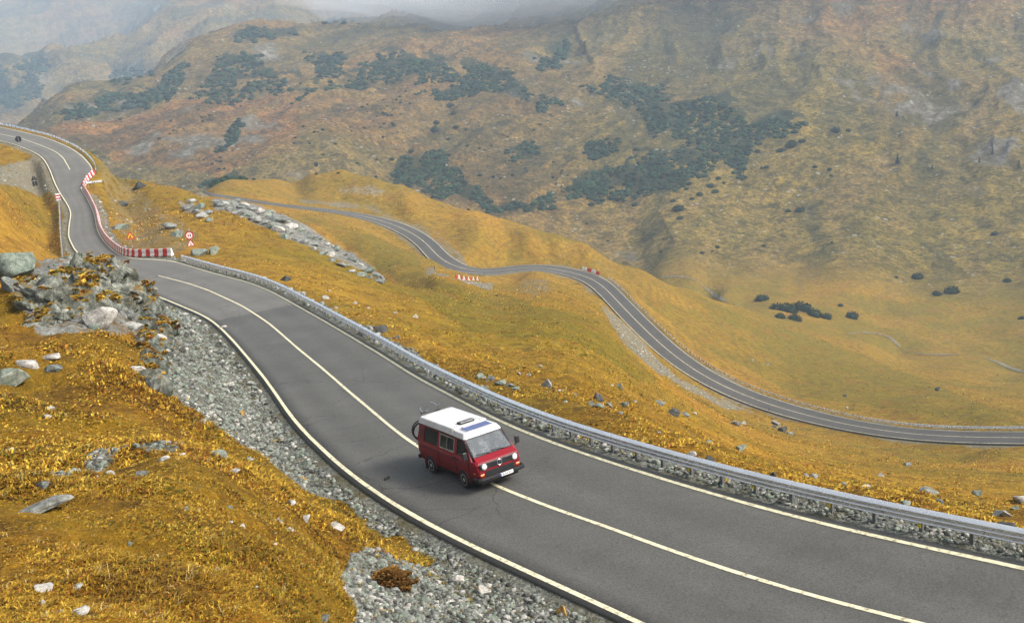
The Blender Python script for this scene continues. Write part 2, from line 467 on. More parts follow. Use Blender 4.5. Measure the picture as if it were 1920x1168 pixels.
# valley floor and the far side
cp_px([(1240, 519, 500), (1300, 524, 490), (1350, 555, 455), (1390, 573, 440), (1440, 565, 450), (1560, 595, 430), (1640, 628, 420), (1690, 660, 408), (1800, 662, 412), (1900, 690, 395), (1700, 610, 445), (1900, 620, 450), (1500, 560, 465),
       (1900, 540, 520), (1700, 540, 510), (1500, 500, 530), (1350, 480, 540), (1200, 480, 560), (1130, 470, 570), (1000, 410, 600), (1200, 420, 600), (1350, 420, 590), (1600, 440, 570), (1900, 440, 590),
       (900, 385, 620), (760, 340, 640), (640, 310, 655), (520, 325, 645), (420, 350, 640), (300, 320, 690), (240, 310, 720), (200, 300, 740),
       (1300, 340, 660), (1100, 330, 680), (1600, 340, 650), (1900, 330, 680), (1700, 250, 750), (1450, 230, 770), (1250, 210, 790), (1100, 210, 800), (900, 230, 770), (700, 230, 780), (500, 230, 800), (350, 240, 800), (200, 250, 830), (120, 238, 850),
       (1900, 200, 820), (1900, 80, 980), (1700, 100, 950), (1500, 60, 1010), (1400, 120, 930), (1200, 100, 960), (1060, 150, 900), (1900, 0, 1080), (1600, 0, 1120), (1300, 0, 1150),
       (1000, 90, 1030), (800, 120, 1000), (650, 140, 980), (500, 140, 980), (400, 160, 960), (300, 190, 930), (200, 215, 950), (880, 75, 1120), (1000, 60, 1180), (1100, 30, 1180)])
# crest that runs down to the left, and what stands behind it
cp_px([(u_, v_, r_ * 1.22) for u_, v_, r_ in [(70, 232, 960), (110, 205, 990), (200, 178, 1020), (290, 163, 1030), (312, 132, 1060), (350, 104, 1090), (430, 74, 1110), (480, 58, 1120), (560, 66, 1130), (650, 52, 1160), (760, 42, 1180), (880, 36, 1200)]])
cp_pol([(-25.5, 1500, -150), (-22, 1560, -150), (-18, 1600, -130), (-15, 1640, -110), (-12, 1680, -95), (-8, 1700, -85), (-4, 1650, -70), (-28, 1400, -150)])
cp_px([(u_, v_, r_ * 1.22) for u_, v_, r_ in [(0, 225, 1350), (60, 200, 1420), (150, 165, 1500), (260, 140, 1540), (290, 110, 1560), (400, 62, 1620), (520, 40, 1700), (0, 170, 1550), (90, 140, 1620), (200, 90, 1720), (0, 124, 1700), (100, 98, 1760), (190, 68, 1800), (300, 30, 1860), (380, 0, 1920), (600, 10, 1900), (480, 10, 1850)]])
cp_pol([(-24, 2350, -170), (-21, 2400, -150), (-19, 2450, -120)])
cp_px([(0, 100, 2900), (0, 40, 3200), (150, 40, 3100), (260, 10, 3150)])
cp_pol([(-24, 4200, 230), (-18, 4100, 225), (-10, 5200, 330), (0, 3600, 230), (10, 2600, 200), (20, 2300, 190), (30, 2100, 180), (0, 1800, 70), (10, 1500, 55), (20, 1450, 50), (28, 1400, 45), (0, 7000, 420), (20, 7000, 560), (-5, 3600, 180), (-6, 2400, 40)])
cp_pol([(d_, r_, z_) for d_ in (-60, -42) for r_, z_ in ((30, -9), (60, -9), (150, -14), (300, -22), (700, -70), (1500, -130), (3600, 40), (7000, 380))])
cp_pol([(d_, r_, z_) for d_ in (42, 60) for r_, z_ in ((30, -13), (60, -25), (150, -62), (300, -125), (420, -147), (560, -140), (800, -100), (1100, -30), (2000, 170), (7000, 560))])

ct = np.array(ctrl)
KT = 5.0
def feat(th, r): return np.stack([th * KT, np.log(r)], -1)
XA = feat(ct[:, 0], ct[:, 1]); TA = ct[:, 2] / ct[:, 1]
# drop near duplicates
keep = []
for i in range(len(XA)):
    if all(np.abs(XA[i] - XA[k]).max() > 0.004 for k in keep): keep.append(i)
XA, TA = XA[keep], TA[keep]
def tps(d2): return 0.5 * d2 * np.log(d2 + 1e-12)
n_ = len(XA)
d2 = ((XA[:, None] - XA[None]) ** 2).sum(2)
Amat = np.zeros((n_ + 3, n_ + 3))
Amat[:n_, :n_] = tps(d2) + np.eye(n_) * 2e-4
Amat[:n_, n_:] = np.c_[np.ones(n_), XA]
Amat[n_:, :n_] = Amat[:n_, n_:].T
W_ = np.linalg.solve(Amat, np.r_[TA, 0, 0, 0])
def spline(th, r):
    q = feat(np.asarray(th), np.asarray(r)).reshape(-1, 2)
    out = np.empty(len(q))
    for s in range(0, len(q), 20000):
        x = q[s:s + 20000]
        dd = (x * x).sum(1)[:, None] + (XA * XA).sum(1)[None] - 2 * x @ XA.T
        out[s:s + 20000] = tps(np.maximum(dd, 0)) @ W_[:n_] + W_[n_] + x @ W_[n_ + 1:]
    return out

NTH, NR = 1000, 1120
th_in = np.linspace(math.radians(-31), math.radians(33), NTH - 80)
TH = np.r_[np.linspace(math.radians(-62), math.radians(-31), 41)[:-1], th_in, np.linspace(math.radians(33), math.radians(62), 41)[1:]]
RR = np.r_[np.exp(np.linspace(math.log(1.2), math.log(9.5), 60))[:-1], np.exp(np.linspace(math.log(9.5), math.log(8200), NR - 59))]
# coarse evaluation of the smooth spline, then bilinear refinement
sub_t, sub_r = TH[::3], RR[::3]
sub_t = np.unique(np.r_[sub_t, TH[-1]]); sub_r = np.unique(np.r_[sub_r, RR[-1]])
GT, GR = np.meshgrid(sub_t, sub_r)
coarse = spline(GT.ravel(), GR.ravel()).reshape(GT.shape)
def interp2(g, xs, ys, x, y):
    i = np.clip(np.searchsorted(xs, x) - 1, 0, len(xs) - 2); j = np.clip(np.searchsorted(ys, y) - 1, 0, len(ys) - 2)
    fx = (x - xs[i]) / (xs[i + 1] - xs[i]); fy = (y - ys[j]) / (ys[j + 1] - ys[j])
    return (g[j, i] * (1 - fx) + g[j, i + 1] * fx) * (1 - fy) + (g[j + 1, i] * (1 - fx) + g[j + 1, i + 1] * fx) * fy
gt, gr = np.meshgrid(TH, RR)
tt = interp2(coarse, sub_t, np.log(sub_r), gt.ravel(), np.log(gr.ravel()))
gx = (np.sin(gt) * gr).ravel(); gy = (np.cos(gt) * gr).ravel(); grr = gr.ravel()
gz = tt * grr
base_z = gz.copy()
pix = project(np.stack([gx, gy, gz], 1))
warp = pix + np.stack([fbm(gx, gy, 3.0, 5, 31, .65), fbm(gx, gy, 3.0, 5, 47, .65)], 1) * 16 * np.clip(40 / grr, 0.3, 1.4)[:, None]

# ---- regions that differ in kind (bare stone, scree, rust coloured or green turf), seen in the photograph
def region(*polys):
    m = np.zeros(len(gx))
    for p in polys: m = np.maximum(m, in_poly(warp, p))
    return m
front = grr < 90 * S
R_scree = region([(286,640),(300,560),(340,572),(400,605),(470,690),(540,790),(610,860),(700,935),(745,985),(700,965),(650,930),(600,900),(540,872),(480,850),(410,815),(375,785),(310,745),(276,690)],
                 [(630,1085),(655,1050),(720,1035),(800,1035),(835,1012),(770,985),(900,1050),(1050,1110),(1240,1190),(1240,1260),(640,1260),(660,1170)]) * front
R_scree = np.maximum(R_scree, region([(140,870),(230,835),(330,838),(400,830),(340,845),(240,850),(120,905),(40,905)]) * front * 0.55)
R_scree = np.maximum(R_scree, region([(-200,312),(0,312),(75,298),(100,340),(112,372),(88,374),(28,352),(0,341),(-200,350)]) * (grr > 120) * (grr < 300))
R_scree = np.maximum(R_scree, region([(185,345),(200,380),(215,430),(240,470),(330,478),(380,440),(330,405),(270,360),(230,330)]) * (grr > 90) * (grr < 280) * 0.42)
R_scree = np.maximum(R_scree, region([(1120,560),(1185,620),(1262,700),(1345,745),(1450,782),(1360,765),(1290,730),(1215,690),(1150,622)]) * (grr > 120) * (grr < 380) * 0.6)
R_scree = np.maximum(R_scree, region([(560,372),(700,384),(800,420),(850,465),(880,490),(960,478),(1060,470),(1110,490),(1180,540),(1120,486),(1040,478),(960,486),(870,500),(800,432),(690,396),(560,380)]) * (grr > 250) * (grr < 480) * 0.62)
R_scree = np.maximum(R_scree, region([(800,500),(850,524),(930,532),(920,548),(850,530),(795,512)]) * (grr > 200) * (grr < 380) * .62)
R_scree = np.maximum(R_scree, region([(985,520),(1030,525),(1040,550),(1000,560),(960,548)]) * (grr > 150) * (grr < 380) * 0.42)
R_rock = region([(395,372),(470,376),(560,418),(640,462),(690,490),(724,527),(700,524),(640,495),(560,458),(480,425),(400,395)], [(330,372),(372,385),(402,418),(375,412),(340,392)]) * (grr > 90) * (grr < 480) * .62
R_rock = np.maximum(R_rock, .5 * region([(620,350),(700,345),(760,365),(700,372),(640,366)]) * (grr > 250) * (grr < 480))
R_rock = np.maximum(R_rock, region([(30,560),(70,490),(140,500),(250,520),(290,570),(280,640),(210,625),(120,615),(60,620)]) * (grr < 80 * S) * 0.6)
far = smooth(480 * S, 560 * S, grr)
fn = fbm(gx, gy, 60, 5, 3)
R_rock = np.maximum(R_rock, far * 0.8 * smooth(0.22, 0.5, fbm(gx, gy, 60, 6, 11, .65) + 0.22 * region([(1330,60),(1700,0),(1920,0),(1920,330),(1750,310),(1650,220),(1480,140)], [(880,160),(1110,110),(1130,190),(1000,240)], [(1650,300),(1920,270),(1920,335),(1660,330)])))
R_rust = far * np.clip(0.2 + 0.9 * fbm(gx, gy, 120, 4, 5) + 0.9 * region([(90,240),(330,200),(560,190),(560,300),(400,340),(200,300)], [(1640,110),(1730,120),(1730,290),(1640,280)]), 0, 1)
R_green = np.clip(0.42 + 0.8 * fbm(gx, gy, 25, 4, 21) + 0.5 * region([(560,400),(780,470),(800,520),(1120,600),(1240,720),(1100,700),(900,640),(760,540),(620,440)], [(1200,560),(1500,620),(1900,780),(1920,800),(1500,745),(1300,640)]) * (grr > 90), 0, 1)
R_green = np.clip(R_green + 0.35 * smooth(285 * S, 340 * S, grr) * (gx > 0), 0, 1)
R_green = np.where(grr < 60 * S, np.clip(0.22 + 0.6 * fbm(gx, gy, 4, 3, 22), 0, 1), R_green)
for m_ in (R_scree, R_rock):
    g2 = m_.reshape(gt.shape)
    for _ in range(5): g2[1:-1, 1:-1] = (g2[1:-1, 1:-1] * 2 + g2[:-2, 1:-1] + g2[2:, 1:-1] + g2[1:-1, :-2] + g2[1:-1, 2:]) / 6

MASS = MASSES
R_scrub = region(*[q_[0] for q_ in MASS]) * far
R_scrub = R_scrub * smooth(-.22, .12, fbm(gx, gy, 24, 5, 84))
# ---- relief
near = 1 - smooth(70, 160, grr)
midw = smooth(60, 120, grr) * (1 - smooth(420, 560, grr))
gz = gz + near * (1 - R_scree) * (0.42 * fbm(gx, gy, 3.5, 3, 1) + 0.20 * fbm(gx, gy, 0.9, 3, 2)) * np.clip(grr / 14, 0.25, 1)
gz = gz + near * R_scree * (0.25 * ridged(gx, gy, 2.5, 4, 8)) + near * R_rock * 0.8 * ridged(gx, gy, 4, 4, 9)
gz = gz + midw * (0.9 * fbm(gx, gy, 18, 5, 4) + 0.16 * np.clip(fbm(gx + 0.6 * gy, gy * 0.5, 2.2, 2, 6), -1, 1))
gz = gz + midw * R_rock * 1.2 * ridged(gx, gy, 6, 4, 10)
wx = fbm(gx, gy, 170, 3, 51) * 45
side = np.clip((gx + 250) / 500, -1, 1)                        # gullies lean with the slope they drain
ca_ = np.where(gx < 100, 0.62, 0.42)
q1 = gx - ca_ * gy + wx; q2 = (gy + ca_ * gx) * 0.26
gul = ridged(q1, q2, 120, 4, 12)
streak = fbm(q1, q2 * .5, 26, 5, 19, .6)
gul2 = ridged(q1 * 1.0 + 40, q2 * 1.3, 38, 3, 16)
gz = gz + far * (9.5 * gul + 4.5 * gul2 + 4.0 * fbm(gx, gy, 45, 5, 13) + R_rock * 4.0 * ridged(gx, gy, 20, 4, 14)) * np.clip(grr / 1000, 0.30, 2.2) * smooth(520 * S, 700 * S, grr)
gz = gz + far * (1.2 * fbm(gx, gy, 16, 4, 17) + 1.6 * ridged(q1, q2 * 2, 12, 3, 18) * smooth(520 * S, 700 * S, grr))
valley = smooth(395 * S, 430 * S, grr) * (1 - smooth(500 * S, 580 * S, grr)) * (gx > 0)
gz = gz + valley * 1.6 * fbm(gx, gy, 30, 4, 15)

# ---- cut the roads into the land
def cut(path, half_l, half_r, soft_l, soft_r, drop, zone, bank=None):
    """half_*: flat half widths (arrays along path or numbers) left and right of travel"""
    global gz
    sel = np.where(zone)[0]
    Q = np.stack([gx[sel], gy[sel]], 1)
    D, I, Sg = nearest_on(Q, path)
    zr = at_index(path, I)[:, 2]
    if bank is not None: zr = zr - np.clip(Sg * D, -7, 7) * np.interp(I, np.arange(len(path)), bank)
    def at(a): return np.interp(I, np.arange(len(path)), a) if hasattr(a, '__len__') else a
    h = np.where(Sg > 0, at(half_l), at(half_r)); sf = np.where(Sg > 0, soft_l, soft_r)
    w = 1 - smooth(0, 1, (D - h) / sf)
    gz[sel] = gz[sel] * (1 - w) + (zr - drop - 0.05 * smooth(h - 0.8, h, D)) * w
    return sel, D, I, Sg
DM, IM, _ = nearest_on(mid3[:, :2], le3)
half_left = smooth_path(np.clip(DM, 1.6, 4.2)[:, None], 10)[:, 0]
DR, IR, _ = nearest_on(mid3[:, :2], np.vstack([re3, re2]))
half_right = smooth_path(np.clip(DR, 1.4, 4.2)[:, None], 10)[:, 0]
# travel along mid3 runs away from the eye: the bank is on its left, the drop on its right
lat = np.full(len(gx), 99.0); lat_side = np.zeros(len(gx))
zone_m = (grr < 420) & (grr > 8)
sel, D, I, Sg = cut(mid3, half_left + 0.8, half_right + 1.6, 3.0, 5.0, 0.06, zone_m)
hl = np.interp(I, np.arange(len(mid3)), half_left); hr = np.interp(I, np.arange(len(mid3)), half_right)
lat[sel] = D - np.where(Sg > 0, hl, hr); lat_side[sel] = Sg
LOW_HALF = 3.3 * 1.0
zone_l = (grr > 120) & (grr < 700)
sel2, D2, I2, Sg2 = cut(low3, LOW_HALF + 1.6, LOW_HALF + 1.6, 13.0, 7.0, 0.25, zone_l, low_bank)
lat2 = np.full(len(gx), 99.0); lat2[sel2] = D2 - LOW_HALF
verge_n = fbm(gx, gy, 1.5, 3, 41)
verge = (lat_side < 0) * (1 - smooth(1.3, 2.3, lat + 0.5 * verge_n)) * (lat < 6) * (grr < 200)
verge = np.maximum(verge, (lat_side > 0) * (1 - smooth(0.7, 1.6, lat + 0.5 * verge_n)) * (lat < 5))
verge = np.maximum(verge, 0.62 * (1 - smooth(0.6, 2.4, lat2 + 1.6 * fbm(gx, gy, 9, 3, 42))))
R_scree = np.maximum(R_scree, np.clip(verge, 0, 1))
R_green = np.maximum(R_green, 0.7 * (1 - smooth(0.5, 2.2, lat2 + verge_n)))

GZ = gz.reshape(gt.shape)
LOGR = np.log(RR)
def ground_z(x, y):
    x = np.atleast_1d(np.asarray(x, float)); y = np.atleast_1d(np.asarray(y, float))
    return interp2(GZ, TH, LOGR, np.arctan2(x, y), np.log(np.maximum(np.hypot(x, y), 1.3)))
def field(a, x, y):
    return interp2(a.reshape(gt.shape), TH, LOGR, np.arctan2(x, y), np.log(np.maximum(np.hypot(x, y), 1.3)))
def ground_at(p, rmin=6.0):
    """first ground point met by the line of sight through photo pixels p, beyond distance rmin"""
    th, t = ray_polar(p)
    rm = np.broadcast_to(np.asarray(rmin, float), (len(th),))
    out = np.empty((len(th), 3))
    for k in range(len(th)):
        i = np.clip(np.searchsorted(TH, th[k]) - 1, 0, NTH - 2)
        f = (th[k] - TH[i]) / (TH[i + 1] - TH[i])
        col = (GZ[:, i] * (1 - f) + GZ[:, i + 1] * f) / RR
        ok = np.where((col >= t[k]) & (RR > rm[k]))[0]
        j = ok[0] if len(ok) else NR - 1
        j = max(j, 1)
        a, b = col[j - 1], col[j]
        g = np.clip((t[k] - a) / (b - a + 1e-9), 0, 1)
        r = RR[j - 1] + (RR[j] - RR[j - 1]) * g
        out[k] = (math.sin(th[k]) * r, math.cos(th[k]) * r, t[k] * r)
    out[:, 2] = ground_z(out[:, 0], out[:, 1])
    return out

# ---- one sheet of ground
ii = (np.arange(NR - 1)[:, None] * NTH + np.arange(NTH - 1)[None]).ravel()
faces = np.stack([ii, ii + 1, ii + NTH + 1, ii + NTH], 1)
m_ground, nt, b = new_mat('mountain_turf')
geo = N(nt, 'ShaderNodeNewGeometry')
pos = geo.outputs['Position']
at = N(nt, 'ShaderNodeAttribute', attribute_name='cover')
sep = N(nt, 'ShaderNodeSeparateColor'); nt.links.new(at.outputs['Color'], sep.inputs[0])
at2 = N(nt, 'ShaderNodeAttribute', attribute_name='tone')
sep2 = N(nt, 'ShaderNodeSeparateColor'); nt.links.new(at2.outputs['Color'], sep2.inputs[0])
a_scree, a_rock, a_green = sep.outputs[0], sep.outputs[1], sep.outputs[2]
a_rust, a_far = sep2.outputs[0], sep2.outputs[1]
a_scrub = sep2.outputs[2]
at3 = N(nt, 'ShaderNodeAttribute', attribute_name='land'); sep3 = N(nt, 'ShaderNodeSeparateColor'); nt.links.new(at3.outputs['Color'], sep3.inputs[0])
a_gul, a_mid, a_gul2 = sep3.outputs
at4 = N(nt, 'ShaderNodeAttribute', attribute_name='extra'); sep4 = N(nt, 'ShaderNodeSeparateColor'); nt.links.new(at4.outputs['Color'], sep4.inputs[0])
nA = noise_node(nt, pos, 0.05, 6, 0.65)
nB = noise_node(nt, pos, 0.55, 6, 0.7)
nC = noise_node(nt, pos, 5.0, 5, 0.75)
nD = noise_node(nt, pos, 26.0, 3, 0.7)
near_t = ramp(nt, nB, [(0.30, (0.13, 0.062, 0.007)), (0.42, (0.26, 0.135, 0.011)), (0.55, (0.39, 0.215, 0.014)), (0.70, (0.36, 0.225, 0.022))])
fine = ramp(nt, nC, [(0.25, (0.42, 0.36, 0.30)), (0.5, (0.95, 0.95, 0.95)), (0.75, (1.45, 1.40, 1.25))])
near_t = mix(nt, 1.0, near_t, fine, 'MULTIPLY')
olive = ramp(nt, nB, [(0.3, (0.10, 0.075, 0.006)), (0.6, (0.20, 0.145, 0.008)), (0.75, (0.30, 0.20, 0.014))])
near_t = mix(nt, a_green, near_t, olive)
far_t = ramp(nt, nA, [(0.34, (0.070, 0.066, 0.022)), (0.44, (0.135, 0.116, 0.031)), (0.54, (0.22, 0.174, 0.042)), (0.66, (0.31, 0.22, 0.055))])
far_t = mix(nt, maprange(nt, nB, 0.35, 0.7), far_t, (0.12, 0.075, 0.028))
far_t = mix(nt, math_node(nt, 'MULTIPLY', a_rust, 0.62), far_t, (0.25, 0.105, 0.036))
far_t = mix(nt, math_node(nt, 'MULTIPLY', sep4.outputs[0], .75), far_t, ramp(nt, nA, [(.32, (0.105, 0.088, 0.016)), (.5, (0.205, 0.152, 0.026)), (.68, (0.26, 0.18, 0.034))]))
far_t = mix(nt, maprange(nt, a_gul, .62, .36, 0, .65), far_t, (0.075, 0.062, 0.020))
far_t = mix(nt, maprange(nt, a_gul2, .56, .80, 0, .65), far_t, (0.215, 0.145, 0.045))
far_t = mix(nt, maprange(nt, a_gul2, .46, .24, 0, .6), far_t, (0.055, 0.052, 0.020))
far_t = mix(nt, 1.0, far_t, ramp(nt, noise_node(nt, pos, 0.35, 8, 0.85), [(0.40, (0.40, 0.42, 0.38)), (0.5, (0.95, 0.95, 0.95)), (0.60, (1.7, 1.65, 1.6))]), 'MULTIPLY')
far_t = mix(nt, 1.0, far_t, ramp(nt, noise_node(nt, pos, 0.11, 7, 0.75, .5), [(0.38, (0.50, 0.50, 0.48)), (0.5, (1, 1, 1)), (0.62, (1.45, 1.38, 1.30))]), 'MULTIPLY')
far_t = mix(nt, math_node(nt, 'MULTIPLY', maprange(nt, math_node(nt, 'ADD', a_scrub, math_node(nt, 'MULTIPLY', math_node(nt, 'SUBTRACT', nB, .5), 1.2)), .30, .75), .8), far_t, (0.018, 0.030, 0.013))
sz = N(nt, 'ShaderNodeSeparateXYZ'); nt.links.new(pos, sz.inputs[0])
tz = math_node(nt, 'ADD', math_node(nt, 'MULTIPLY', sz.outputs[2], 4.2), math_node(nt, 'MULTIPLY', noise_node(nt, pos, .16, 5, .65), 22))
terr = maprange(nt, math_node(nt, 'SINE', tz), .2, 1.0, 0, .5)
terr = math_node(nt, 'MULTIPLY', terr, math_node(nt, 'MULTIPLY', a_mid, maprange(nt, noise_node(nt, pos, .09, 3), .4, .6)))
near_t = mix(nt, terr, near_t, (0.085, 0.060, 0.010))
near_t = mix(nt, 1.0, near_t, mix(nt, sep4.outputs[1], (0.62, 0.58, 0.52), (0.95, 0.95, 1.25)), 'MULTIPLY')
near_t = mix(nt, math_node(nt, 'MULTIPLY', sep4.outputs[1], maprange(nt, noise_node(nt, pos, .14, 6, .7, .4), .50, .66, 0, .6)), near_t, (0.22, 0.098, 0.014))
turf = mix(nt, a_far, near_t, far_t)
# stone
vor = N(nt, 'ShaderNodeTexVoronoi'); vor.inputs['Scale'].default_value = 7.0; nt.links.new(pos, vor.inputs['Vector'])
vor2 = N(nt, 'ShaderNodeTexVoronoi'); vor2.inputs['Scale'].default_value = 22.0; nt.links.new(pos, vor2.inputs['Vector'])
vsep = N(nt, 'ShaderNodeSeparateColor'); nt.links.new(vor.outputs['Color'], vsep.inputs[0])
vsep2 = N(nt, 'ShaderNodeSeparateColor'); nt.links.new(vor2.outputs['Color'], vsep2.inputs[0])
st1 = ramp(nt, vsep.outputs[0], [(0.0, (0.07, 0.075, 0.068)), (0.35, (0.15, 0.16, 0.145)), (0.7, (0.25, 0.26, 0.24)), (1.0, (0.45, 0.45, 0.42))])
st2 = ramp(nt, vsep2.outputs[0], [(0.0, (0.08, 0.085, 0.075)), (0.5, (0.20, 0.21, 0.19)), (1.0, (0.42, 0.43, 0.40))])
stone = mix(nt, 0.55, st1, st2)
stone = mix(nt, 1.0, stone, (0.70, 0.69, 0.64), 'MULTIPLY')
stone = mix(nt, maprange(nt, nB, 0.44, 0.62, 0, 0.85), stone, (0.095, 0.078, 0.032))
stone = mix(nt, math_node(nt, 'MULTIPLY', a_mid, .6), stone, (0.23, 0.185, 0.11))
rock_c = ramp(nt, noise_node(nt, pos, 0.9, 8, 0.75), [(0.3, (0.06, 0.06, 0.055)), (0.5, (0.19, 0.195, 0.18)), (0.68, (0.36, 0.36, 0.34))])
rock_far = ramp(nt, noise_node(nt, pos, 0.12, 8, 0.8), [(0.40, (0.10, 0.075, 0.035)), (0.52, (0.17, 0.145, 0.10)), (0.66, (0.33, 0.31, 0.28))])
rock_c = mix(nt, a_far, rock_c, rock_far)
def edge(a, lo, hi):
    s_ = math_node(nt, 'ADD', a, math_node(nt, 'MULTIPLY', math_node(nt, 'SUBTRACT', math_node(nt, 'ADD', math_node(nt, 'MULTIPLY', nC, .6), math_node(nt, 'MULTIPLY', nB, .6)), 0.6), 1.5))
    return maprange(nt, s_, lo, hi)
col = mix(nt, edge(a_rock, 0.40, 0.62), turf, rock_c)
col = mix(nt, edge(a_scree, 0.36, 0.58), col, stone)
# pale pebbles lying loose on the far turf
vp = N(nt, 'ShaderNodeTexVoronoi'); vp.inputs['Scale'].default_value = 0.22; nt.links.new(pos, vp.inputs['Vector'])
vps = N(nt, 'ShaderNodeSeparateColor'); nt.links.new(vp.outputs['Color'], vps.inputs[0])
peb = math_node(nt, 'MULTIPLY', math_node(nt, 'LESS_THAN', vp.outputs['Distance'], math_node(nt, 'MULTIPLY', vps.outputs[0], .34)), math_node(nt, 'GREATER_THAN', noise_node(nt, pos, 0.045, 5, .7), 0.55))
col = mix(nt, math_node(nt, 'MULTIPLY', math_node(nt, 'MULTIPLY', peb, a_far), 0.75), col, (0.36, 0.35, 0.31))
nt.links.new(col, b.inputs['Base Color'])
b.inputs['Roughness'].default_value = 0.95
b.inputs['Specular IOR Level'].default_value = 0.15
n1 = bump(nt, nC, 0.9, 0.12, None)
n2 = bump(nt, nB, 0.8, 0.7, None, n1)
n2 = bump(nt, math_node(nt, 'MULTIPLY', noise_node(nt, pos, 0.22, 8, .75), a_far), 1.0, 3.5, None, n2)
bump(nt, nA, 0.5, 6.0, b, n2)

g_me = mesh_from('ground', np.stack([gx, gy, gz], 1), faces, m_ground, True)
R_gold = (1 - smooth(-118 * S, -60 * S, base_z)) * smooth(-60, 140, gx) * far
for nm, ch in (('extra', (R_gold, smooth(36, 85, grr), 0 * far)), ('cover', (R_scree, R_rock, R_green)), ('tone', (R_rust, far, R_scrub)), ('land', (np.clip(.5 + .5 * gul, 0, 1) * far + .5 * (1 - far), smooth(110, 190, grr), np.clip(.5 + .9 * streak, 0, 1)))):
    ca = g_me.color_attributes.new(nm, 'FLOAT_COLOR', 'POINT')
    ca.data.foreach_set('color', np.stack([*ch, np.ones(len(gx))], 1).astype(np.float32).ravel())
ground = tag(link('ground', g_me), kind='structure')

# ------------------------------------------------------------------ roads
def asphalt_mat(name, dark):
    m, nt, b = new_mat(name)
    pos = N(nt, 'ShaderNodeNewGeometry').outputs['Position']
    f1 = noise_node(nt, pos, 0.25, 5, 0.6); f2 = noise_node(nt, pos, 16, 6, 0.9); f3 = noise_node(nt, pos, 1.6, 4, 0.6, 0.4)
    c = ramp(nt, f1, [(0.3, tuple(x * 0.86 for x in dark)), (0.7, tuple(x * 1.14 for x in dark))])
    la = N(nt, 'ShaderNodeAttribute', attribute_name='lane'); ls = N(nt, 'ShaderNodeSeparateColor'); nt.links.new(la.outputs['Color'], ls.inputs[0])
    trk = math_node(nt, 'MULTIPLY', math_node(nt, 'ADD', math_node(nt, 'COSINE', math_node(nt, 'MULTIPLY', ls.outputs[0], 8 * math.pi)), 1.0), .5)
    trk = math_node(nt, 'MULTIPLY', trk, maprange(nt, noise_node(nt, pos, .12, 4, .6), .35, .65, .15, 1))
    c = mix(nt, math_node(nt, 'MULTIPLY', trk, .5), c, tuple(x * 0.62 for x in dark))
    c = mix(nt, maprange(nt, noise_node(nt, pos, .55, 7, .7, 1.5), .60, .64, 0, .22), c, tuple(x * 0.7 for x in dark))
    rid = N(nt, 'ShaderNodeTexVoronoi', feature='DISTANCE_TO_EDGE'); rid.inputs['Scale'].default_value = .23
    wv = N(nt, 'ShaderNodeVectorMath', operation='ADD'); nz_ = N(nt, 'ShaderNodeTexNoise'); nz_.inputs['Scale'].default_value = .8; nz_.inputs['Detail'].default_value = 5; nt.links.new(pos, nz_.inputs['Vector']); nt.links.new(pos, wv.inputs[0]); nt.links.new(nz_.outputs['Color'], wv.inputs[1]); nt.links.new(wv.outputs[0], rid.inputs['Vector'])
    crk = math_node(nt, 'MULTIPLY', math_node(nt, 'LESS_THAN', rid.outputs['Distance'], .006), maprange(nt, noise_node(nt, pos, .07, 3), .48, .58))
    c = mix(nt, math_node(nt, 'MULTIPLY', crk, .55), c, tuple(x * .35 for x in dark))
    c = mix(nt, 1.0, c, ramp(nt, f2, [(0.36, (0.50, 0.50, 0.50)), (0.64, (1.52, 1.50, 1.47))]), 'MULTIPLY')
    c = mix(nt, maprange(nt, f3, 0.55, 0.75, 0, 0.35), c, tuple(x * 1.35 for x in dark))
    nt.links.new(c, b.inputs['Base Color'])
    b.inputs['Roughness'].default_value = 0.8
    b.inputs['Specular IOR Level'].default_value = 0.35
    bump(nt, f2, 0.35, 0.01, b)
    return m
m_asph = asphalt_mat('asphalt', (0.092, 0.090, 0.082))
m_asph_old = asphalt_mat('asphalt_worn', (0.136, 0.130, 0.116))
m_asph_low = asphalt_mat('asphalt_lower', (0.080, 0.076, 0.070))
m_line, nt, b = new_mat('line_paint')
pos = N(nt, 'ShaderNodeNewGeometry').outputs['Position']
wear = noise_node(nt, pos, 6, 6, 0.75)
nt.links.new(ramp(nt, wear, [(0.36, (0.16, 0.15, 0.115)), (0.42, (0.50, 0.45, 0.29)), (0.52, (0.70, 0.65, 0.43)), (0.7, (0.77, 0.72, 0.52))]), b.inputs['Base Color'])
b.inputs['Roughness'].default_value = 0.7
m_line_low, nt, b = new_mat('line_paint_lower')
nt.links.new(ramp(nt, noise_node(nt, N(nt, 'ShaderNodeNewGeometry').outputs['Position'], 1.5, 6, 0.75), [(0.35, (0.25, 0.22, 0.14)), (0.6, (0.62, 0.56, 0.38))]), b.inputs['Base Color'])

def ribbon(name, L, R_, mat, lift, skirt=0.25):
    """sheet between two polylines of equal length with thin side walls"""
    n = len(L)
    A = L + (0, 0, lift); B_ = R_ + (0, 0, lift)
    mids = [A * (1 - f) + B_ * f + np.array([0, 0, 0]) for f in np.linspace(0, 1, 9)]
    rows = [A - (0, 0, skirt)] + mids + [B_ - (0, 0, skirt)]
    V = np.concatenate(rows)
    Fc = []
    k = np.arange(n - 1)
    for r in range(len(rows) - 1):
        Fc.append(np.stack([r * n + k, (r + 1) * n + k, (r + 1) * n + k + 1, r * n + k + 1], 1))
    me = mesh_from(name, V, np.concatenate(Fc), mat)
    lane = np.repeat(np.r_[0, np.linspace(0, 1, 9), 1], n)
    me.color_attributes.new('lane', 'FLOAT_COLOR', 'POINT').data.foreach_set('color', np.stack([lane, 0 * lane, 0 * lane, 1 + 0 * lane], 1).astype(np.float32).ravel())
    return me
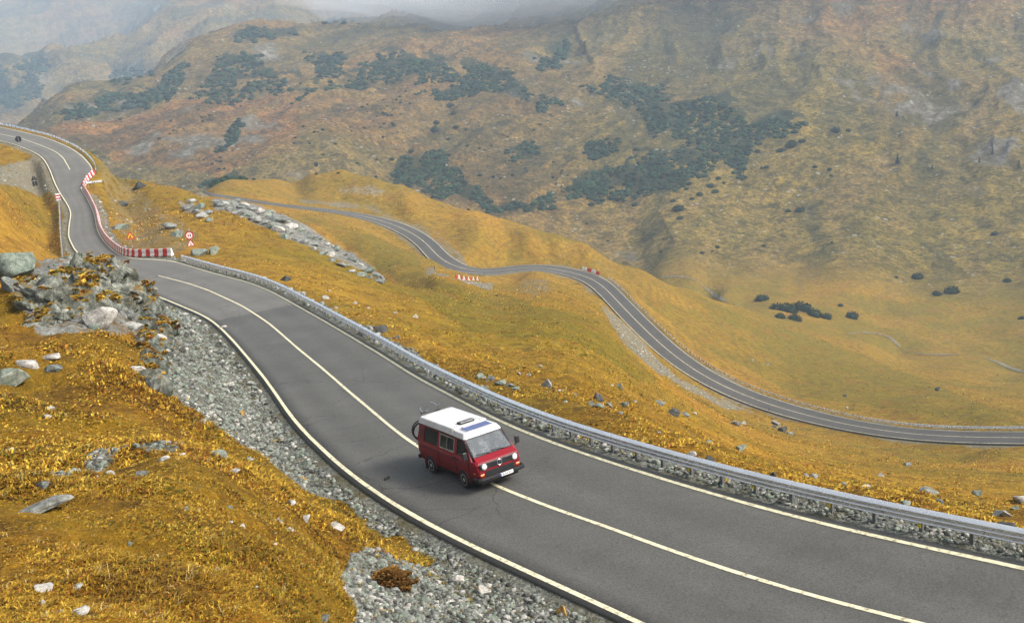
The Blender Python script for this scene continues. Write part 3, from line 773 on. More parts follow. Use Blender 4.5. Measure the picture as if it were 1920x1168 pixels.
def offset(P, d):
    nn = normals2(P)
    return np.c_[P[:, :2] + nn * (d[:, None] if hasattr(d, '__len__') else d), P[:, 2]]
# edges square to the centre line, at the widths read from the photograph
nm = normals2(mid3)
outw = nm
L_at = np.c_[mid3[:, :2] + nm * half_left[:, None], mid3[:, 2]]
R_at = np.c_[mid3[:, :2] - nm * half_right[:, None], mid3[:, 2]]
Lx = L_at.copy(); Lx[:, :2] += outw * 0.25
Rx = R_at.copy(); Rx[:, :2] -= outw * 0.32
# the worn stretch beyond the joint has its own surfacing
pm = project(mid3)
joint = int(np.argmin(np.hypot(pm[:, 0] - 470, pm[:, 1] - 590)))
j2 = joint + 12
me = ribbon('road', Lx, Rx, m_asph, 0.0)
me.materials.append(m_asph_old)
nq = len(mid3) - 1
mi = np.zeros(len(me.polygons), np.int32)
for r in range(10): mi[r * nq + joint:(r + 1) * nq] = 1
me.polygons.foreach_set('material_index', mi)
tag(link('road', me), kind='structure')
LW = 0.165
def rib_strip(P, w, lift, mat, name):
    nn = normals2(P)
    wv_ = (w / 2 * (1 + .16 * fbm(P[:, 0], P[:, 1], 1.7, 3, 77)))[:, None]; wb_ = (w / 2 * (1 + .16 * fbm(P[:, 0], P[:, 1], 1.7, 3, 78)))[:, None]
    A = np.c_[P[:, :2] + nn * wv_, P[:, 2]]; B_ = np.c_[P[:, :2] - nn * wb_, P[:, 2]]
    k = np.arange(len(P) - 1)
    me = mesh_from(name, np.concatenate([A, B_]) + (0, 0, lift), np.stack([k, k + 1, len(P) + k + 1, len(P) + k], 1)[:, ::-1], mat)
    return tag(link(name, me), kind='structure')
def on_road(P):
    D, I, Sg = nearest_on(P[:, :2], mid3)
    Q = P.copy(); Q[:, 2] = at_index(mid3, I)[:, 2]
    return Q
gap_i = int(np.argmin(np.hypot(pm[:, 0] - 150, pm[:, 1] - 343)))
rib_strip(L_at, LW, 0.014, m_line, 'edge_line')
R_near, R_far = R_at[:gap_i - 1], R_at[gap_i + 6:]
rib_strip(R_near, LW, 0.014, m_line, 'edge_line')
rib_strip(R_far, LW, 0.014, m_line, 'edge_line')
cla = smooth_path(resample(at_height(densify(CLA), main_h(densify(CLA))), 0.7), 8)
cla = resample(extend(cla, 50, 0), 0.7)
clb = smooth_path(resample(at_height(densify(CLB), main_h(densify(CLB))), 0.7), 8)
rib_strip(on_road(cla), LW * 0.9, 0.014, m_line, 'centre_line')
rib_strip(on_road(clb), LW, 0.014, m_line, 'centre_line')
def banked(d):
    P = offset(low3, d); P[:, 2] -= d * low_bank
    return P
lo_l, lo_r = banked(LOW_HALF + 0.4), banked(-LOW_HALF - 0.4)
tag(link('lower_road', ribbon('lower_road', lo_l, lo_r, m_asph_low, 0.0, 0.4)), kind='structure')
for d_, nm in ((LOW_HALF, 'edge_line'), (-LOW_HALF, 'edge_line'), (0.0, 'centre_line')):
    rib_strip(banked(d_), 0.24, 0.03, m_line_low, nm)
# ------------------------------------------------------------------ stone, turf and scrub
def ico(sub):
    import bmesh
    bm = bmesh.new()
    bmesh.ops.create_icosphere(bm, subdivisions=sub, radius=1)
    V = np.array([v.co[:] for v in bm.verts]); Fc = np.array([[v.index for v in f.verts] for f in bm.faces])
    bm.free()
    return V, Fc
ICO = {k: ico(k) for k in (1, 2, 3, 4)}
def rock_shape(seed, sub=3, planes=11, rough=0.03, lo=0.36, hi=0.78):
    g = np.random.default_rng(seed)
    V = ICO[sub][0].copy()
    for _ in range(planes):
        n = g.normal(size=3); n /= np.linalg.norm(n)
        d = g.uniform(lo, hi)
        ex = V @ n - d
        V -= np.where(ex > 0, ex, 0)[:, None] * n
    s = seed * 3.1
    V += V / (np.linalg.norm(V, axis=1)[:, None] + 1e-6) * (rough * (fbm(V[:, 0] * 1.0 + s + V[:, 2] * .7, V[:, 1] + V[:, 2] * .9, 0.7, 3, seed)))[:, None]
    return V, ICO[sub][1]
def stone_mat(name, stops, scale=1.0, moss=0.0, contrast=1.0):
    m, nt, b = new_mat(name)
    pos = N(nt, 'ShaderNodeNewGeometry').outputs['Position']
    f = noise_node(nt, pos, 3.0 * scale, 9, 0.72, 0.3)
    g = noise_node(nt, pos, 13.0 * scale, 5, 0.7)
    inf = N(nt, 'ShaderNodeObjectInfo').outputs['Random']
    c = ramp(nt, f, stops)
    c = mix(nt, 1.0, c, ramp(nt, g, [(0.3, (0.6, 0.6, 0.6)), (0.7, (1.35, 1.35, 1.33))]), 'MULTIPLY')
    c = mix(nt, 1.0, c, ramp(nt, inf, [(0.0, (0.8, 0.82, 0.8)), (1.0, (1.2, 1.15, 1.1))]), 'MULTIPLY')
    if moss:
        sn = N(nt, 'ShaderNodeSeparateXYZ'); nt.links.new(N(nt, 'ShaderNodeNewGeometry').outputs['Normal'], sn.inputs[0])
        lie = math_node(nt, 'ADD', math_node(nt, 'MULTIPLY', sn.outputs[2], .55), noise_node(nt, pos, 1.0, 6, 0.75))
        c = mix(nt, maprange(nt, lie, 0.97, 1.08, 0, moss), c, mix(nt, noise_node(nt, pos, 9, 4, .7), (0.10, 0.055, 0.010), (0.30, 0.17, 0.016)))
    nt.links.new(c, b.inputs['Base Color'])
    b.inputs['Roughness'].default_value = 0.9
    b.inputs['Specular IOR Level'].default_value = 0.25
    n1 = bump(nt, g, 0.6, 0.03, None)
    bump(nt, f, 0.7, 0.12, b, n1)
    return m
m_pale = stone_mat('pale_stone', [(0.28, (0.14, 0.135, 0.12)), (0.48, (0.36, 0.345, 0.32)), (0.65, (0.58, 0.56, 0.53))])
m_grey = stone_mat('grey_stone', [(0.28, (0.055, 0.06, 0.055)), (0.48, (0.17, 0.18, 0.165)), (0.68, (0.36, 0.37, 0.345))])
m_green = stone_mat('lichen_stone', [(0.28, (0.06, 0.07, 0.058)), (0.48, (0.17, 0.20, 0.165)), (0.68, (0.33, 0.36, 0.31))])
m_dark = stone_mat('dark_stone', [(0.28, (0.018, 0.018, 0.017)), (0.5, (0.065, 0.065, 0.06)), (0.7, (0.15, 0.15, 0.14))])
m_crag = stone_mat('crag_stone', [(0.30, (0.018, 0.020, 0.016)), (0.45, (0.085, 0.092, 0.074)), (0.56, (0.18, 0.19, 0.165)), (0.70, (0.42, 0.42, 0.40))], 0.55, 0.8)
m_ochre = stone_mat('ochre_stone', [(0.3, (0.20, 0.11, 0.03)), (0.6, (0.45, 0.28, 0.09))])
STONES = {'p': m_pale, 'g': m_grey, 'l': m_green, 'd': m_dark, 'o': m_ochre}
rock_lib = {}
def rock_mesh(k, mk):
    if (k, mk) not in rock_lib:
        V, Fc = rock_shape(100 + k, 4, 9 + k % 5, 0.07) if k < 20 else rock_shape(100 + k, 4, 20, 0.07, .62, .92)
        rock_lib[(k, mk)] = mesh_from('boulder', V, Fc, STONES[mk])
    return rock_lib[(k, mk)]
GS = 'stones scattered in the ochre turf of the near bank'
GR_ = 'stones lying on the roadside scree'
GB = 'boulders on the slope below the guardrail'
# u, v in the photo, width in photo pixels, flatness, stone, group, label
ST = [
 (81,1101,46,.5,'p',GS,'large pinkish grey stone half sunk in the turf at the lower left'),
 (143,1098,20,.55,'p',GS,None),(81,1130,20,.55,'p',GS,None),(110,1146,18,.5,'p',GS,None),(150,1146,32,.4,'p',GS,'long flat pale stone near the bottom left of the turf'),
 (337,1127,14,.5,'p',GS,None),(410,1066,13,.5,'p',GS,'single small white stone in the middle of the near turf'),(244,1019,13,.7,'l',GS,None),(515,1020,13,.5,'p',GS,None),
 (454,985,19,.5,'p',GS,None),(429,978,13,.5,'p',GS,None),(522,978,22,.6,'p',GS,'round pinkish stone left of three pale stones in a row'),(542,994,22,.4,'p',GS,None),
 (573,971,30,.5,'p',GS,'pale stone with a dark side between two others near the turf edge'),(630,986,32,.4,'p',GS,'rightmost long pale stone close to the turf edge'),(434,951,11,.6,'l',GS,None),(546,942,20,.4,'p',GS,None),
 (438,883,20,.35,'p',GS,None),(348,953,15,.5,'g',GS,None),(79,909,24,.7,'g',GS,'round dark grey stone left on the hump above the flat slab'),(73,944,100,.17,'g',GS,'long flat grey slab lying in the turf at the left'),
 (264,889,26,.45,'g',GS,None),(308,859,20,.4,'p',GS,None),(339,853,16,.5,'p',GS,None),(205,887,18,.4,'p',GS,None),(608,1158,32,.55,'g',GS,'grey stone at the bottom edge beside the gravel patch'),
 (180,893,12,.5,'p',GS,None),(95,765,14,.4,'p',GS,None),(88,780,16,.5,'p',GS,None),(22,843,16,.5,'p',GS,None),(505,965,9,.5,'p',GS,None),(300,1130,10,.5,'p',GS,None),(480,1100,10,.5,'p',GS,None),
 (909,1107,26,.9,'p',GR_,'upright cream stone standing on the gravel by the near road edge'),(857,1086,28,.45,'p',GR_,'flat pale stone on the gravel left of the cream stone'),(810,1074,15,.7,'p',GR_,None),(837,1074,13,.6,'o',GR_,None),(820,1090,13,.7,'p',GR_,None),
 (1056,1147,24,1.0,'o',GR_,'ochre yellow stone standing on the gravel at the bottom edge'),(837,1131,11,.6,'p',GR_,None),(780,1111,11,.8,'p',GR_,None),(902,1130,28,.6,'g',GR_,None),(727,1038,10,.8,'p',GR_,None),(1010,1125,16,.5,'g',GR_,None),
 (700,1120,14,.6,'g',GR_,None),(960,1150,18,.6,'g',GR_,None),(760,1140,14,.6,'p',GR_,None),(880,1060,12,.6,'g',GR_,None),
 (451,777,19,.7,'o',GR_,'yellow ochre stone on the scree below the crag'),(457,788,19,.5,'p',GR_,'pale stone touching the yellow stone on the scree'),(574,868,28,.55,'l',GR_,'grey green stone at the foot of the scree by the line'),(570,898,17,.6,'o',GR_,None),(627,911,15,.8,'l',GR_,None),(407,853,34,.45,'l',GR_,None),
 (560,885,16,.6,'g',GR_,None),(650,920,16,.6,'l',GR_,None),(395,745,26,.5,'l',GR_,None),(430,720,18,.5,'p',GR_,None),(360,660,18,.5,'g',GR_,None),(500,800,16,.5,'g',GR_,None),(470,860,18,.5,'g',GR_,None),(345,760,20,.5,'l',GR_,None),(380,790,22,.5,'g',GR_,None),
 (425,690,14,.5,'p',GR_,None),(478,752,12,.5,'p',GR_,None),(418,613,14,.4,'p',GR_,None),
 (400,474,24,.9,'l',GB,'large two toned boulder right behind the start of the guardrail'),(376,473,42,.5,'l',GB,'long grey green rock behind the start of the guardrail'),(536,523,22,.6,'d',GB,'dark rock just below the guardrail before the slope steepens'),(613,558,17,.5,'p',GB,None),(631,577,10,.5,'p',GB,None),
 (716,617,32,.6,'d',GB,'dark jagged rock against the guardrail uphill of the van'),(744,632,16,.5,'d',GB,None),(615,545,9,.5,'p',GB,None),(779,594,10,.8,'p',GB,None),(740,586,10,.5,'p',GB,None),(666,568,11,.5,'p',GB,None),(690,577,8,.5,'p',GB,None),
 (905,706,22,.55,'l',GB,None),(920,710,26,.6,'g',GB,'tallest rock of the grey cluster behind the guardrail above the van'),(940,717,26,.55,'l',GB,None),(956,722,22,.5,'g',GB,None),(965,728,16,.5,'l',GB,None),
 (1029,723,28,.75,'g',GB,'grey boulder alone on the slope right of the grey cluster'),(1049,732,12,.5,'p',GB,None),(1077,739,15,.5,'g',GB,None),(1060,753,11,.5,'p',GB,None),(1125,748,24,.85,'d',GB,'dark topped boulder at the head of the rock group mid slope'),(1108,757,22,.6,'g',GB,None),(1121,761,26,.6,'l',GB,None),(1142,759,24,.6,'g',GB,None),(1167,757,22,.5,'l',GB,None),
 (1162,724,16,.7,'l',GB,None),(1147,722,8,.5,'p',GB,None),(1164,774,14,.6,'g',GB,None),(1190,752,10,.5,'p',GB,None),(1237,755,24,.4,'g',GB,None),(1264,773,28,.45,'d',GB,None),(1284,776,20,.5,'g',GB,None),(1303,774,12,.5,'p',GB,None),
 (1377,794,20,.7,'g',GB,'pointed grey boulder on the slope under the lower road culvert'),(1394,793,12,.6,'p',GB,None),(1387,841,26,.6,'l',GB,None),(1329,828,18,.5,'l',GB,None),(1297,850,18,.5,'p',GB,None),(1334,862,22,.7,'d',GB,'dark boulder showing just above the guardrail'),(1237,811,10,.5,'p',GB,None),(1014,687,9,.8,'p',GB,None),(973,700,12,.6,'p',GB,None),(990,702,10,.6,'g',GB,None),
 (1452,800,14,.6,'g',GB,None),(1466,806,24,.6,'d',GB,'dark rock heap below the culvert by the lower road'),(1482,812,18,.5,'g',GB,None),(1449,893,15,1.1,'d',GB,'dark pointed stone poking up behind the guardrail'),(1512,891,15,.55,'g',GB,None),(1528,893,17,.7,'p',GB,'pale round stone right of a flat grey one behind the guardrail'),(1580,907,19,.5,'l',GB,None),(1624,912,15,.45,'p',GB,None),(1623,935,18,.7,'d',GB,None),
 (1651,890,13,.6,'p',GB,'small white stone alone on the lower right slope'),(1700,871,17,.6,'g',GB,None),(1700,942,24,.5,'l',GB,None),(1760,940,18,.5,'g',GB,None),(1743,921,32,.4,'g',GB,None),(1834,926,24,.65,'l',GB,'grey green angular boulder on the right of the slope'),(1914,938,26,.8,'p',GB,'pale boulder cut by the right edge of the picture'),(1878,962,36,.5,'g',GB,'broad grey rock behind the guardrail at the far right'),(1881,985,32,.6,'d',GB,'dark rock right against the guardrail top at the far right'),(1905,952,16,.5,'l',GB,None),
 (1757,731,12,.9,'d',GB,'dark boulder on the green slope beyond the lower road'),(1585,742,9,.8,'d',GB,None),(1410,675,8,.6,'p',GB,None),(1590,765,7,.6,'p',GB,None),(1440,683,9,.5,'l',GB,None),
 (38,500,84,.75,'l',None,'huge grey green slab standing at the left edge behind the turf'),(20,535,44,.8,'g',None,'dark grey block under the huge slab at the left edge'),(181,596,62,.62,'p',None,'big whitish boulder below the dark crag'),(50,684,44,.45,'p',None,'pale tilted boulder on the turf at the left'),(20,715,56,.9,'l',None,'grey green upright rock at the left edge above the near bank'),
 (100,690,30,.4,'g',None,'low grey rock right of the pale tilted boulder'),(280,636,58,.5,'p',None,'white fractured slab at the top of the scree'),(247,612,44,.4,'p',None,'narrow white slab leading down from the crag to the scree'),(306,645,28,.6,'p',None,'small white block at the lower end of the fractured slab'),(123,588,22,.9,'p',None,'white lump at the foot of the dark crag'),(66,590,16,1.1,'p',None,'thin pale stone left of the dark crag'),
 (255,690,34,.35,'p',None,'pale ledge under the turf edge above the scree'),(95,668,34,.3,'p',None,'pale flat ledge of broken rock on the turf'),
 (725,900,13,.6,'d',None,'black stone lying alone on the asphalt left of the van'),
 (233,383,26,.6,'d',None,'dark rocks in the grass right of the barrier wall'),(262,350,26,.6,'d',None,'dark outcrop on the ridge right of the bend'),(225,425,34,.4,'l',None,'long grey green slab behind the barrier bend'),(335,440,30,.6,'l',None,'grey rock left of the road signs'),(320,425,30,.55,'g',None,'grey rock above and left of the road signs'),
]
for k, (u, v) in enumerate([(402,378),(418,382),(436,384),(452,388),(470,392),(486,396),(500,402),(514,410),(530,414),(545,424),(562,430),(578,440),(596,446),(612,458),(630,466),(644,476),(660,486),(676,496),(690,506),(704,516),(716,524),(475,412),(510,424),(540,436),(585,456),(620,478),(652,498),(352,388),(366,396),(380,404),(392,412),(410,384),(428,392),(445,398),(462,402),(480,410),(495,416),(520,428),(536,444),(552,448),(570,454),(588,466),(604,474),(622,488),(640,496),(658,508),(676,514),(694,520),(710,526),(358,378),(374,388),(388,398),(444,376),(460,384),(505,396)]):
    ST.append((u, v, 15 + (k * 7) % 13, 0.34 + 0.08 * (k % 3), 'gplg'[k % 4], 'rocks of the pale band along the ridge', 'pale weathered rock in the long band of outcrops along the ridge'))
LAB = {GS: {'p': 'small pale stone half hidden in the ochre turf of the near bank', 'g': 'small grey stone in the ochre turf of the near bank', 'l': 'small greenish stone in the ochre turf of the near bank'},
       GR_: {'p': 'small pale stone lying on the roadside scree', 'g': 'small grey stone lying on the roadside scree', 'l': 'small grey green stone on the roadside scree', 'o': 'small ochre stone on the roadside scree'},
       GB: {'p': 'small pale stone in the ochre grass below the guardrail', 'g': 'low grey rock in the ochre grass below the guardrail', 'l': 'grey green rock in the ochre grass below the guardrail', 'd': 'small dark rock in the ochre grass below the guardrail'}}
P_ = ground_at([(s[0], s[1] + s[2] * 0.12) for s in ST], 6.0)
_, Im, _ = nearest_on(P_[:, :2], mid3)
for k, (s, p) in enumerate(zip(ST, P_)):
    dist = np.linalg.norm(p)
    w = s[2] * dist / F_PX / 2 * 1.18
    o = link('boulder', rock_mesh(k % 9 + (20 if s[3] < .46 else 0), s[4]))
    o.location = p + np.array([0, 0, w * s[3] * 0.28])
    if s[0] == 725: o.location = (p[0], p[1], at_index(mid3, Im[k:k + 1])[0, 2] + w * .35)
    o.scale = (w, w * random.uniform(.75, 1.0), w * s[3] * 1.15)
    o.rotation_euler = (random.uniform(-.2, .2), random.uniform(-.2, .2), random.uniform(-.5, .5))
    tag(o, s[6] or LAB[s[5]][s[4]], 'rock', s[5])
# the dark crag above the bend: one body of broken blocks
def chunk_mesh(name, items, mat, sub=3):
    VV, FF, n = [], [], 0
    for j, (c, sc, rz, seed) in enumerate(items):
        V, Fc = rock_shape(seed, sub, 11, 0.10, 0.35, 0.8)
        V = V * sc
        a = math.cos(rz), math.sin(rz)
        V = np.c_[V[:, 0] * a[0] - V[:, 1] * a[1], V[:, 0] * a[1] + V[:, 1] * a[0], V[:, 2]] + c
        VV.append(V); FF.append(Fc + n); n += len(V)
    return mesh_from(name, np.concatenate(VV), np.concatenate(FF), mat)
ledge = []
def crag(name, spots, mat, label, voxel=.085):
    Pc = ground_at([(s[0], s[1]) for s in spots], 6)
    base = Pc.mean(0)
    items = []
    for k, (s, p) in enumerate(zip(spots, Pc)):
        w = s[2] * np.linalg.norm(p) / F_PX / 2
        items.append((p - base + (0, 0, w * s[3] * .15), np.array([w * 1.35, w * 1.1, w * s[3] * 1.05]), random.uniform(-.6, .6), 300 + k * 7 + len(spots)))
        if k:
            for f in np.linspace(0, 1, int(np.linalg.norm(p - Pc[k - 1]) / (w * .8)) + 3)[1:-1]: items.append((p * f + Pc[k - 1] * (1 - f) - base - (0, 0, w * .3), np.array([w * .95, w * .9, w * .7]), 0.3, 700 + k))
    o = link(name, chunk_mesh(name, items, mat, 4))
    md = o.modifiers.new('fuse', 'REMESH'); md.mode = 'VOXEL'; md.voxel_size = voxel
    me = bpy.data.meshes.new_from_object(o.evaluated_get(bpy.context.evaluated_depsgraph_get()))
    o.modifiers.clear()
    n = len(me.vertices)
    V = np.empty(n * 3, np.float32); me.vertices.foreach_get('co', V); V = V.reshape(-1, 3).astype(float)
    Nn = np.empty(n * 3, np.float32); me.vertices.foreach_get('normal', Nn); Nn = Nn.reshape(-1, 3)
    q = V @ np.array([[.8, .1, .3], [-.2, .9, .4], [.5, -.4, .8]])
    d = .30 * ridged(q[:, 0], q[:, 1] + q[:, 2] * .6, 1.5, 4, 33) + .22 * ridged(q[:, 2] * 1.3, q[:, 0] * .5, .8, 3, 35)
    # tilted beds that break off in steps, and joints across them
    bed = V @ np.array([.42, -.25, .87]) * 1.25 + .35 * fbm(V[:, 0], V[:, 1], 2.4, 3, 36)
    jnt = V @ np.array([.80, .50, -.20]) * .75 + .30 * fbm(V[:, 1], V[:, 2], 1.9, 3, 37)
    d += .34 * ((bed % 1.0) ** 1.6 - .4) + .24 * (np.abs((jnt % 1.0) - .5) ** .5 - .45)
    V += Nn * d[:, None]
    me.vertices.foreach_set('co', V.astype(np.float32).ravel()); me.update()
    me.polygons.foreach_set('use_smooth', np.zeros(len(me.polygons), bool))
    me.materials.clear(); me.materials.append(mat)
    o.data = me; o.location = base
    tag(o, label, 'rock')
    me.update(); Nn = np.empty(n * 3, np.float32); me.vertices.foreach_get('normal', Nn); Nn = Nn.reshape(-1, 3)
    top = np.where((Nn[:, 2] > .80) & (fbm(V[:, 0], V[:, 1], 1.6, 3, 39) > .06))[0]
    ledge.append(V[top] + base)
crag('rock_outcrop', [(95,570,80,.9),(130,540,80,.8),(165,520,80,.7),(200,525,70,.7),(110,600,60,.7),(75,600,44,.9),(150,570,70,.8),(210,560,60,.8),(240,575,50,.8),(235,540,60,.7),(262,560,44,.7),(180,500,60,.5),(215,505,50,.5),(70,545,50,.8),(190,585,40,.6)], m_crag, 'dark mossy crag of broken rock beside the road bend at the left')
crag('rock_outcrop', [(282,575,40,.9),(292,600,40,.8),(300,625,40,.8),(287,655,36,.8),(275,700,36,.9),(290,730,34,.8),(270,590,30,.8)], m_crag, 'steep grey rock face between the crag and the scree')

# loose stones of the scree and verge: one uncountable mass
def pebbles(name, mask, n, smin, smax, mats, cond, rmin, rmax, seed):
    g = np.random.default_rng(seed)
    th = g.uniform(math.radians(-31), math.radians(32), n * 12); r = np.exp(g.uniform(math.log(rmin), math.log(rmax), n * 12))
    x, y = np.sin(th) * r, np.cos(th) * r
    ok = field(mask, x, y) > g.uniform(0.35, 0.75, n * 12)
    ok &= field(lat, x, y) > 0.62
    x, y, r = x[ok][:n], y[ok][:n], r[ok][:n]
    z = ground_z(x, y)
    m = len(x)
    base = [rock_shape(500 + q, 1, 7, 0.0, 0.35, 0.8) for q in range(8)]
    s = smin * (smax / smin) ** (g.uniform(0, 1, m) ** 2.6)
    s *= np.clip(r / 40, 0.8, 1.5)
    V = np.stack([base[q][0] for q in range(8)])[g.integers(0, 8, m)]
    a = g.uniform(0, 6.28, m)
    ca, sa = np.cos(a)[:, None], np.sin(a)[:, None]
    V = V * (s[:, None, None] * np.stack([np.ones(m), g.uniform(.6, 1, m), g.uniform(.4, .8, m)], 1)[:, None, :])
    V = np.stack([V[..., 0] * ca - V[..., 1] * sa, V[..., 0] * sa + V[..., 1] * ca, V[..., 2]], -1)
    V = V + np.stack([x, y, z + s * .15], 1)[:, None, :]
    nv = V.shape[1]
    Fc = (ICO[1][1][None] + (np.arange(m) * nv)[:, None, None]).reshape(-1, 3)
    me = mesh_from(name, V.reshape(-1, 3), Fc, None)
    for mt in mats: me.materials.append(mt)
    me.polygons.foreach_set('material_index', np.repeat(g.choice(len(mats), m, p={3: [.5, .3, .2], 4: [.40, .22, .11, .27]}[len(mats)]), len(ICO[1][1])).astype(np.int32))
    return tag(link(name, me), kind='stuff')
pebbles('loose_scree', R_scree, 36000, 0.022, 0.19, [m_grey, m_dark, m_pale, m_green], None, 15, 85, 1)
pebbles('loose_scree', R_rock * 1.2 * (grr < 90), 900, 0.04, 0.30, [m_crag, m_grey, m_green], None, 30, 85, 3)
pebbles('loose_scree', np.maximum(R_scree, R_rock * .8), 7000, 0.06, 0.30, [m_grey, m_pale, m_green], None, 85, 420, 2)

# grass
m_grass, nt, b = new_mat('grass_blades')
ca_ = N(nt, 'ShaderNodeAttribute', attribute_name='tint')
nt.links.new(ca_.outputs['Color'], b.inputs['Base Color'])
b.inputs['Roughness'].default_value = 0.8
b.inputs['Specular IOR Level'].default_value = 0.2
b.inputs['Subsurface Weight'].default_value = 0.0
PAL = np.array([(0.10, 0.050, 0.010), (0.22, 0.118, 0.013), (0.36, 0.205, 0.018), (0.50, 0.32, 0.04), (0.29, 0.205, 0.020), (0.15, 0.13, 0.014), (0.30, 0.115, 0.016)])
def tufts(name, n, rmin, rmax, tmin, tmax, nb, hmin, hmax, wid, seed, lim, var=3.4, shift=-.15, gain=1.0, pts=None, straw=None):
    g = np.random.default_rng(seed)
    th = np.radians(g.uniform(tmin, tmax, n)); r = np.exp(g.uniform(math.log(rmin), math.log(rmax), n))
    x, y = np.sin(th) * r, np.cos(th) * r
    if pts is not None: x, y = pts[:, 0], pts[:, 1]; r = np.hypot(x, y); n = len(x)
    clump = fbm(x, y, 0.9, 2, 61)
    ok = ((field(R_scree, x, y) < 0.45) | (g.uniform(0, 1, n) < .05)) & (field(R_rock, x, y) < 0.5) & (field(lat, x, y) > lim) & (field(lat2, x, y) > 1.5) & (clump > g.uniform(-1.1, -0.15, n))
    if pts is not None: ok = np.ones(n, bool)
    x, y, r, clump = x[ok], y[ok], r[ok], clump[ok]
    z = ground_z(x, y) if pts is None else pts[:, 2]; m = len(x)
    h = g.uniform(hmin, hmax, m) * (1 + 0.5 * np.clip(clump, -.5, 1)) * (.55 + .95 * smooth(-.35, .45, fbm(x, y, 2.6, 3, 63)))
    # colour follows patches metres across, with tuft to tuft variety
    q = fbm(x, y, 3.0, 4, 71, .7) * var + g.normal(shift, 0.8, m)
    idx = np.clip(np.round(2 + q), 0, 3).astype(int)
    grn = field(R_green, x, y)
    idx = np.where(g.uniform(0, 1, m) < grn * .75, g.integers(4, 6, m), idx)
    idx = np.where(g.uniform(0, 1, m) < 0.10, 6, idx)
    col = PAL[idx] * g.uniform(.75, 1.2, m)[:, None] * gain
    if straw is not None: col = np.array(straw) * g.uniform(.7, 1.2, m)[:, None]
    a = g.uniform(0, 2 * np.pi, (m, nb)); lean = g.uniform(0.25, 0.95, (m, nb))
    hb = h[:, None] * g.uniform(.6, 1.1, (m, nb))
    w = wid * np.clip(r / rmin, 1, 99)[:, None] ** 0.6 * np.ones((m, nb))
    dx, dy = np.cos(a), np.sin(a)
    off = h[:, None] * 0.35 * np.sqrt(g.uniform(0, 1, (m, nb))); oa = g.uniform(0, 6.28, (m, nb))
    bx = x[:, None] + off * np.cos(oa); by = y[:, None] + off * np.sin(oa); bz = z[:, None] - 0.03 + 0 * bx
    # droop with the wind towards +x
    tx, ty = dx * lean + 0.35, dy * lean - 0.15
    P0 = np.stack([bx - dy * w, by + dx * w, bz], -1); P1 = np.stack([bx + dy * w, by - dx * w, bz], -1)
    mx, my, mz = bx + tx * hb * .35, by + ty * hb * .35, bz + hb * .62
    P2 = np.stack([mx + dy * w * .7, my - dx * w * .7, mz], -1); P3 = np.stack([mx - dy * w * .7, my + dx * w * .7, mz], -1)
    P4 = np.stack([bx + tx * hb, by + ty * hb, bz + hb * (1.0 - 0.35 * lean)], -1)
    V = np.stack([P0, P1, P2, P3, P4], 2).reshape(-1, 3)
    k = np.arange(m * nb) * 5
    tri = np.concatenate([np.stack([k, k + 1, k + 2], 1), np.stack([k, k + 2, k + 3], 1), np.stack([k + 3, k + 2, k + 4], 1)])
    me = mesh_from(name, V, tri, m_grass)
    cA = me.color_attributes.new('tint', 'FLOAT_COLOR', 'POINT')
    cc = np.repeat(np.repeat(col, nb, 0) * g.uniform(.8, 1.25, m * nb)[:, None], 5, 0)
    cA.data.foreach_set('color', np.c_[cc, np.ones(len(cc))].astype(np.float32).ravel())
    return tag(link(name, me), kind='stuff')
tufts('grass', 165000, 7.5, 62, -31, 4, 7, 0.04, 0.095, 0.008, 11, 0.75, gain=.95)
tufts('grass', 95000, 24, 190, -31, 31, 4, 0.06, 0.14, 0.024, 12, 0.9, 1.5, .55, 1.2)
tufts('grass', 26000, 150, 420, -26, 31, 3, 0.14, 0.30, 0.07, 13, 1.0, 1.4, .5, 1.2)
tufts('grass', 1100, 7.5, 70, -31, 4, 7, 0.09, 0.18, 0.004, 14, 0.8, straw=(0.50, 0.38, 0.15))
_l = np.concatenate(ledge); tufts('grass', len(_l), 1, 2, 0, 1, 6, 0.07, 0.17, 0.012, 15, 0, 2.0, -.2, 1.0, pts=_l)
_c = ground_at([(727, 1094)], 6)[0]; _q = rng.normal(size=(260, 2)) * (.26, .26)
_h = np.exp(-(_q ** 2).sum(1) / .12) * .22
_t = tufts('heather_tussock', 260, 1, 2, 0, 1, 9, 0.12, 0.24, 0.010, 16, 0, 1, 0, 1.0, pts=np.c_[_c[0] + _q[:, 0], _c[1] + _q[:, 1], _c[2] + _h], straw=(0.16, 0.075, 0.012))
del _t['kind']; tag(_t, 'brown grassy tussock growing alone on the gravel by the near road edge', 'tussock')

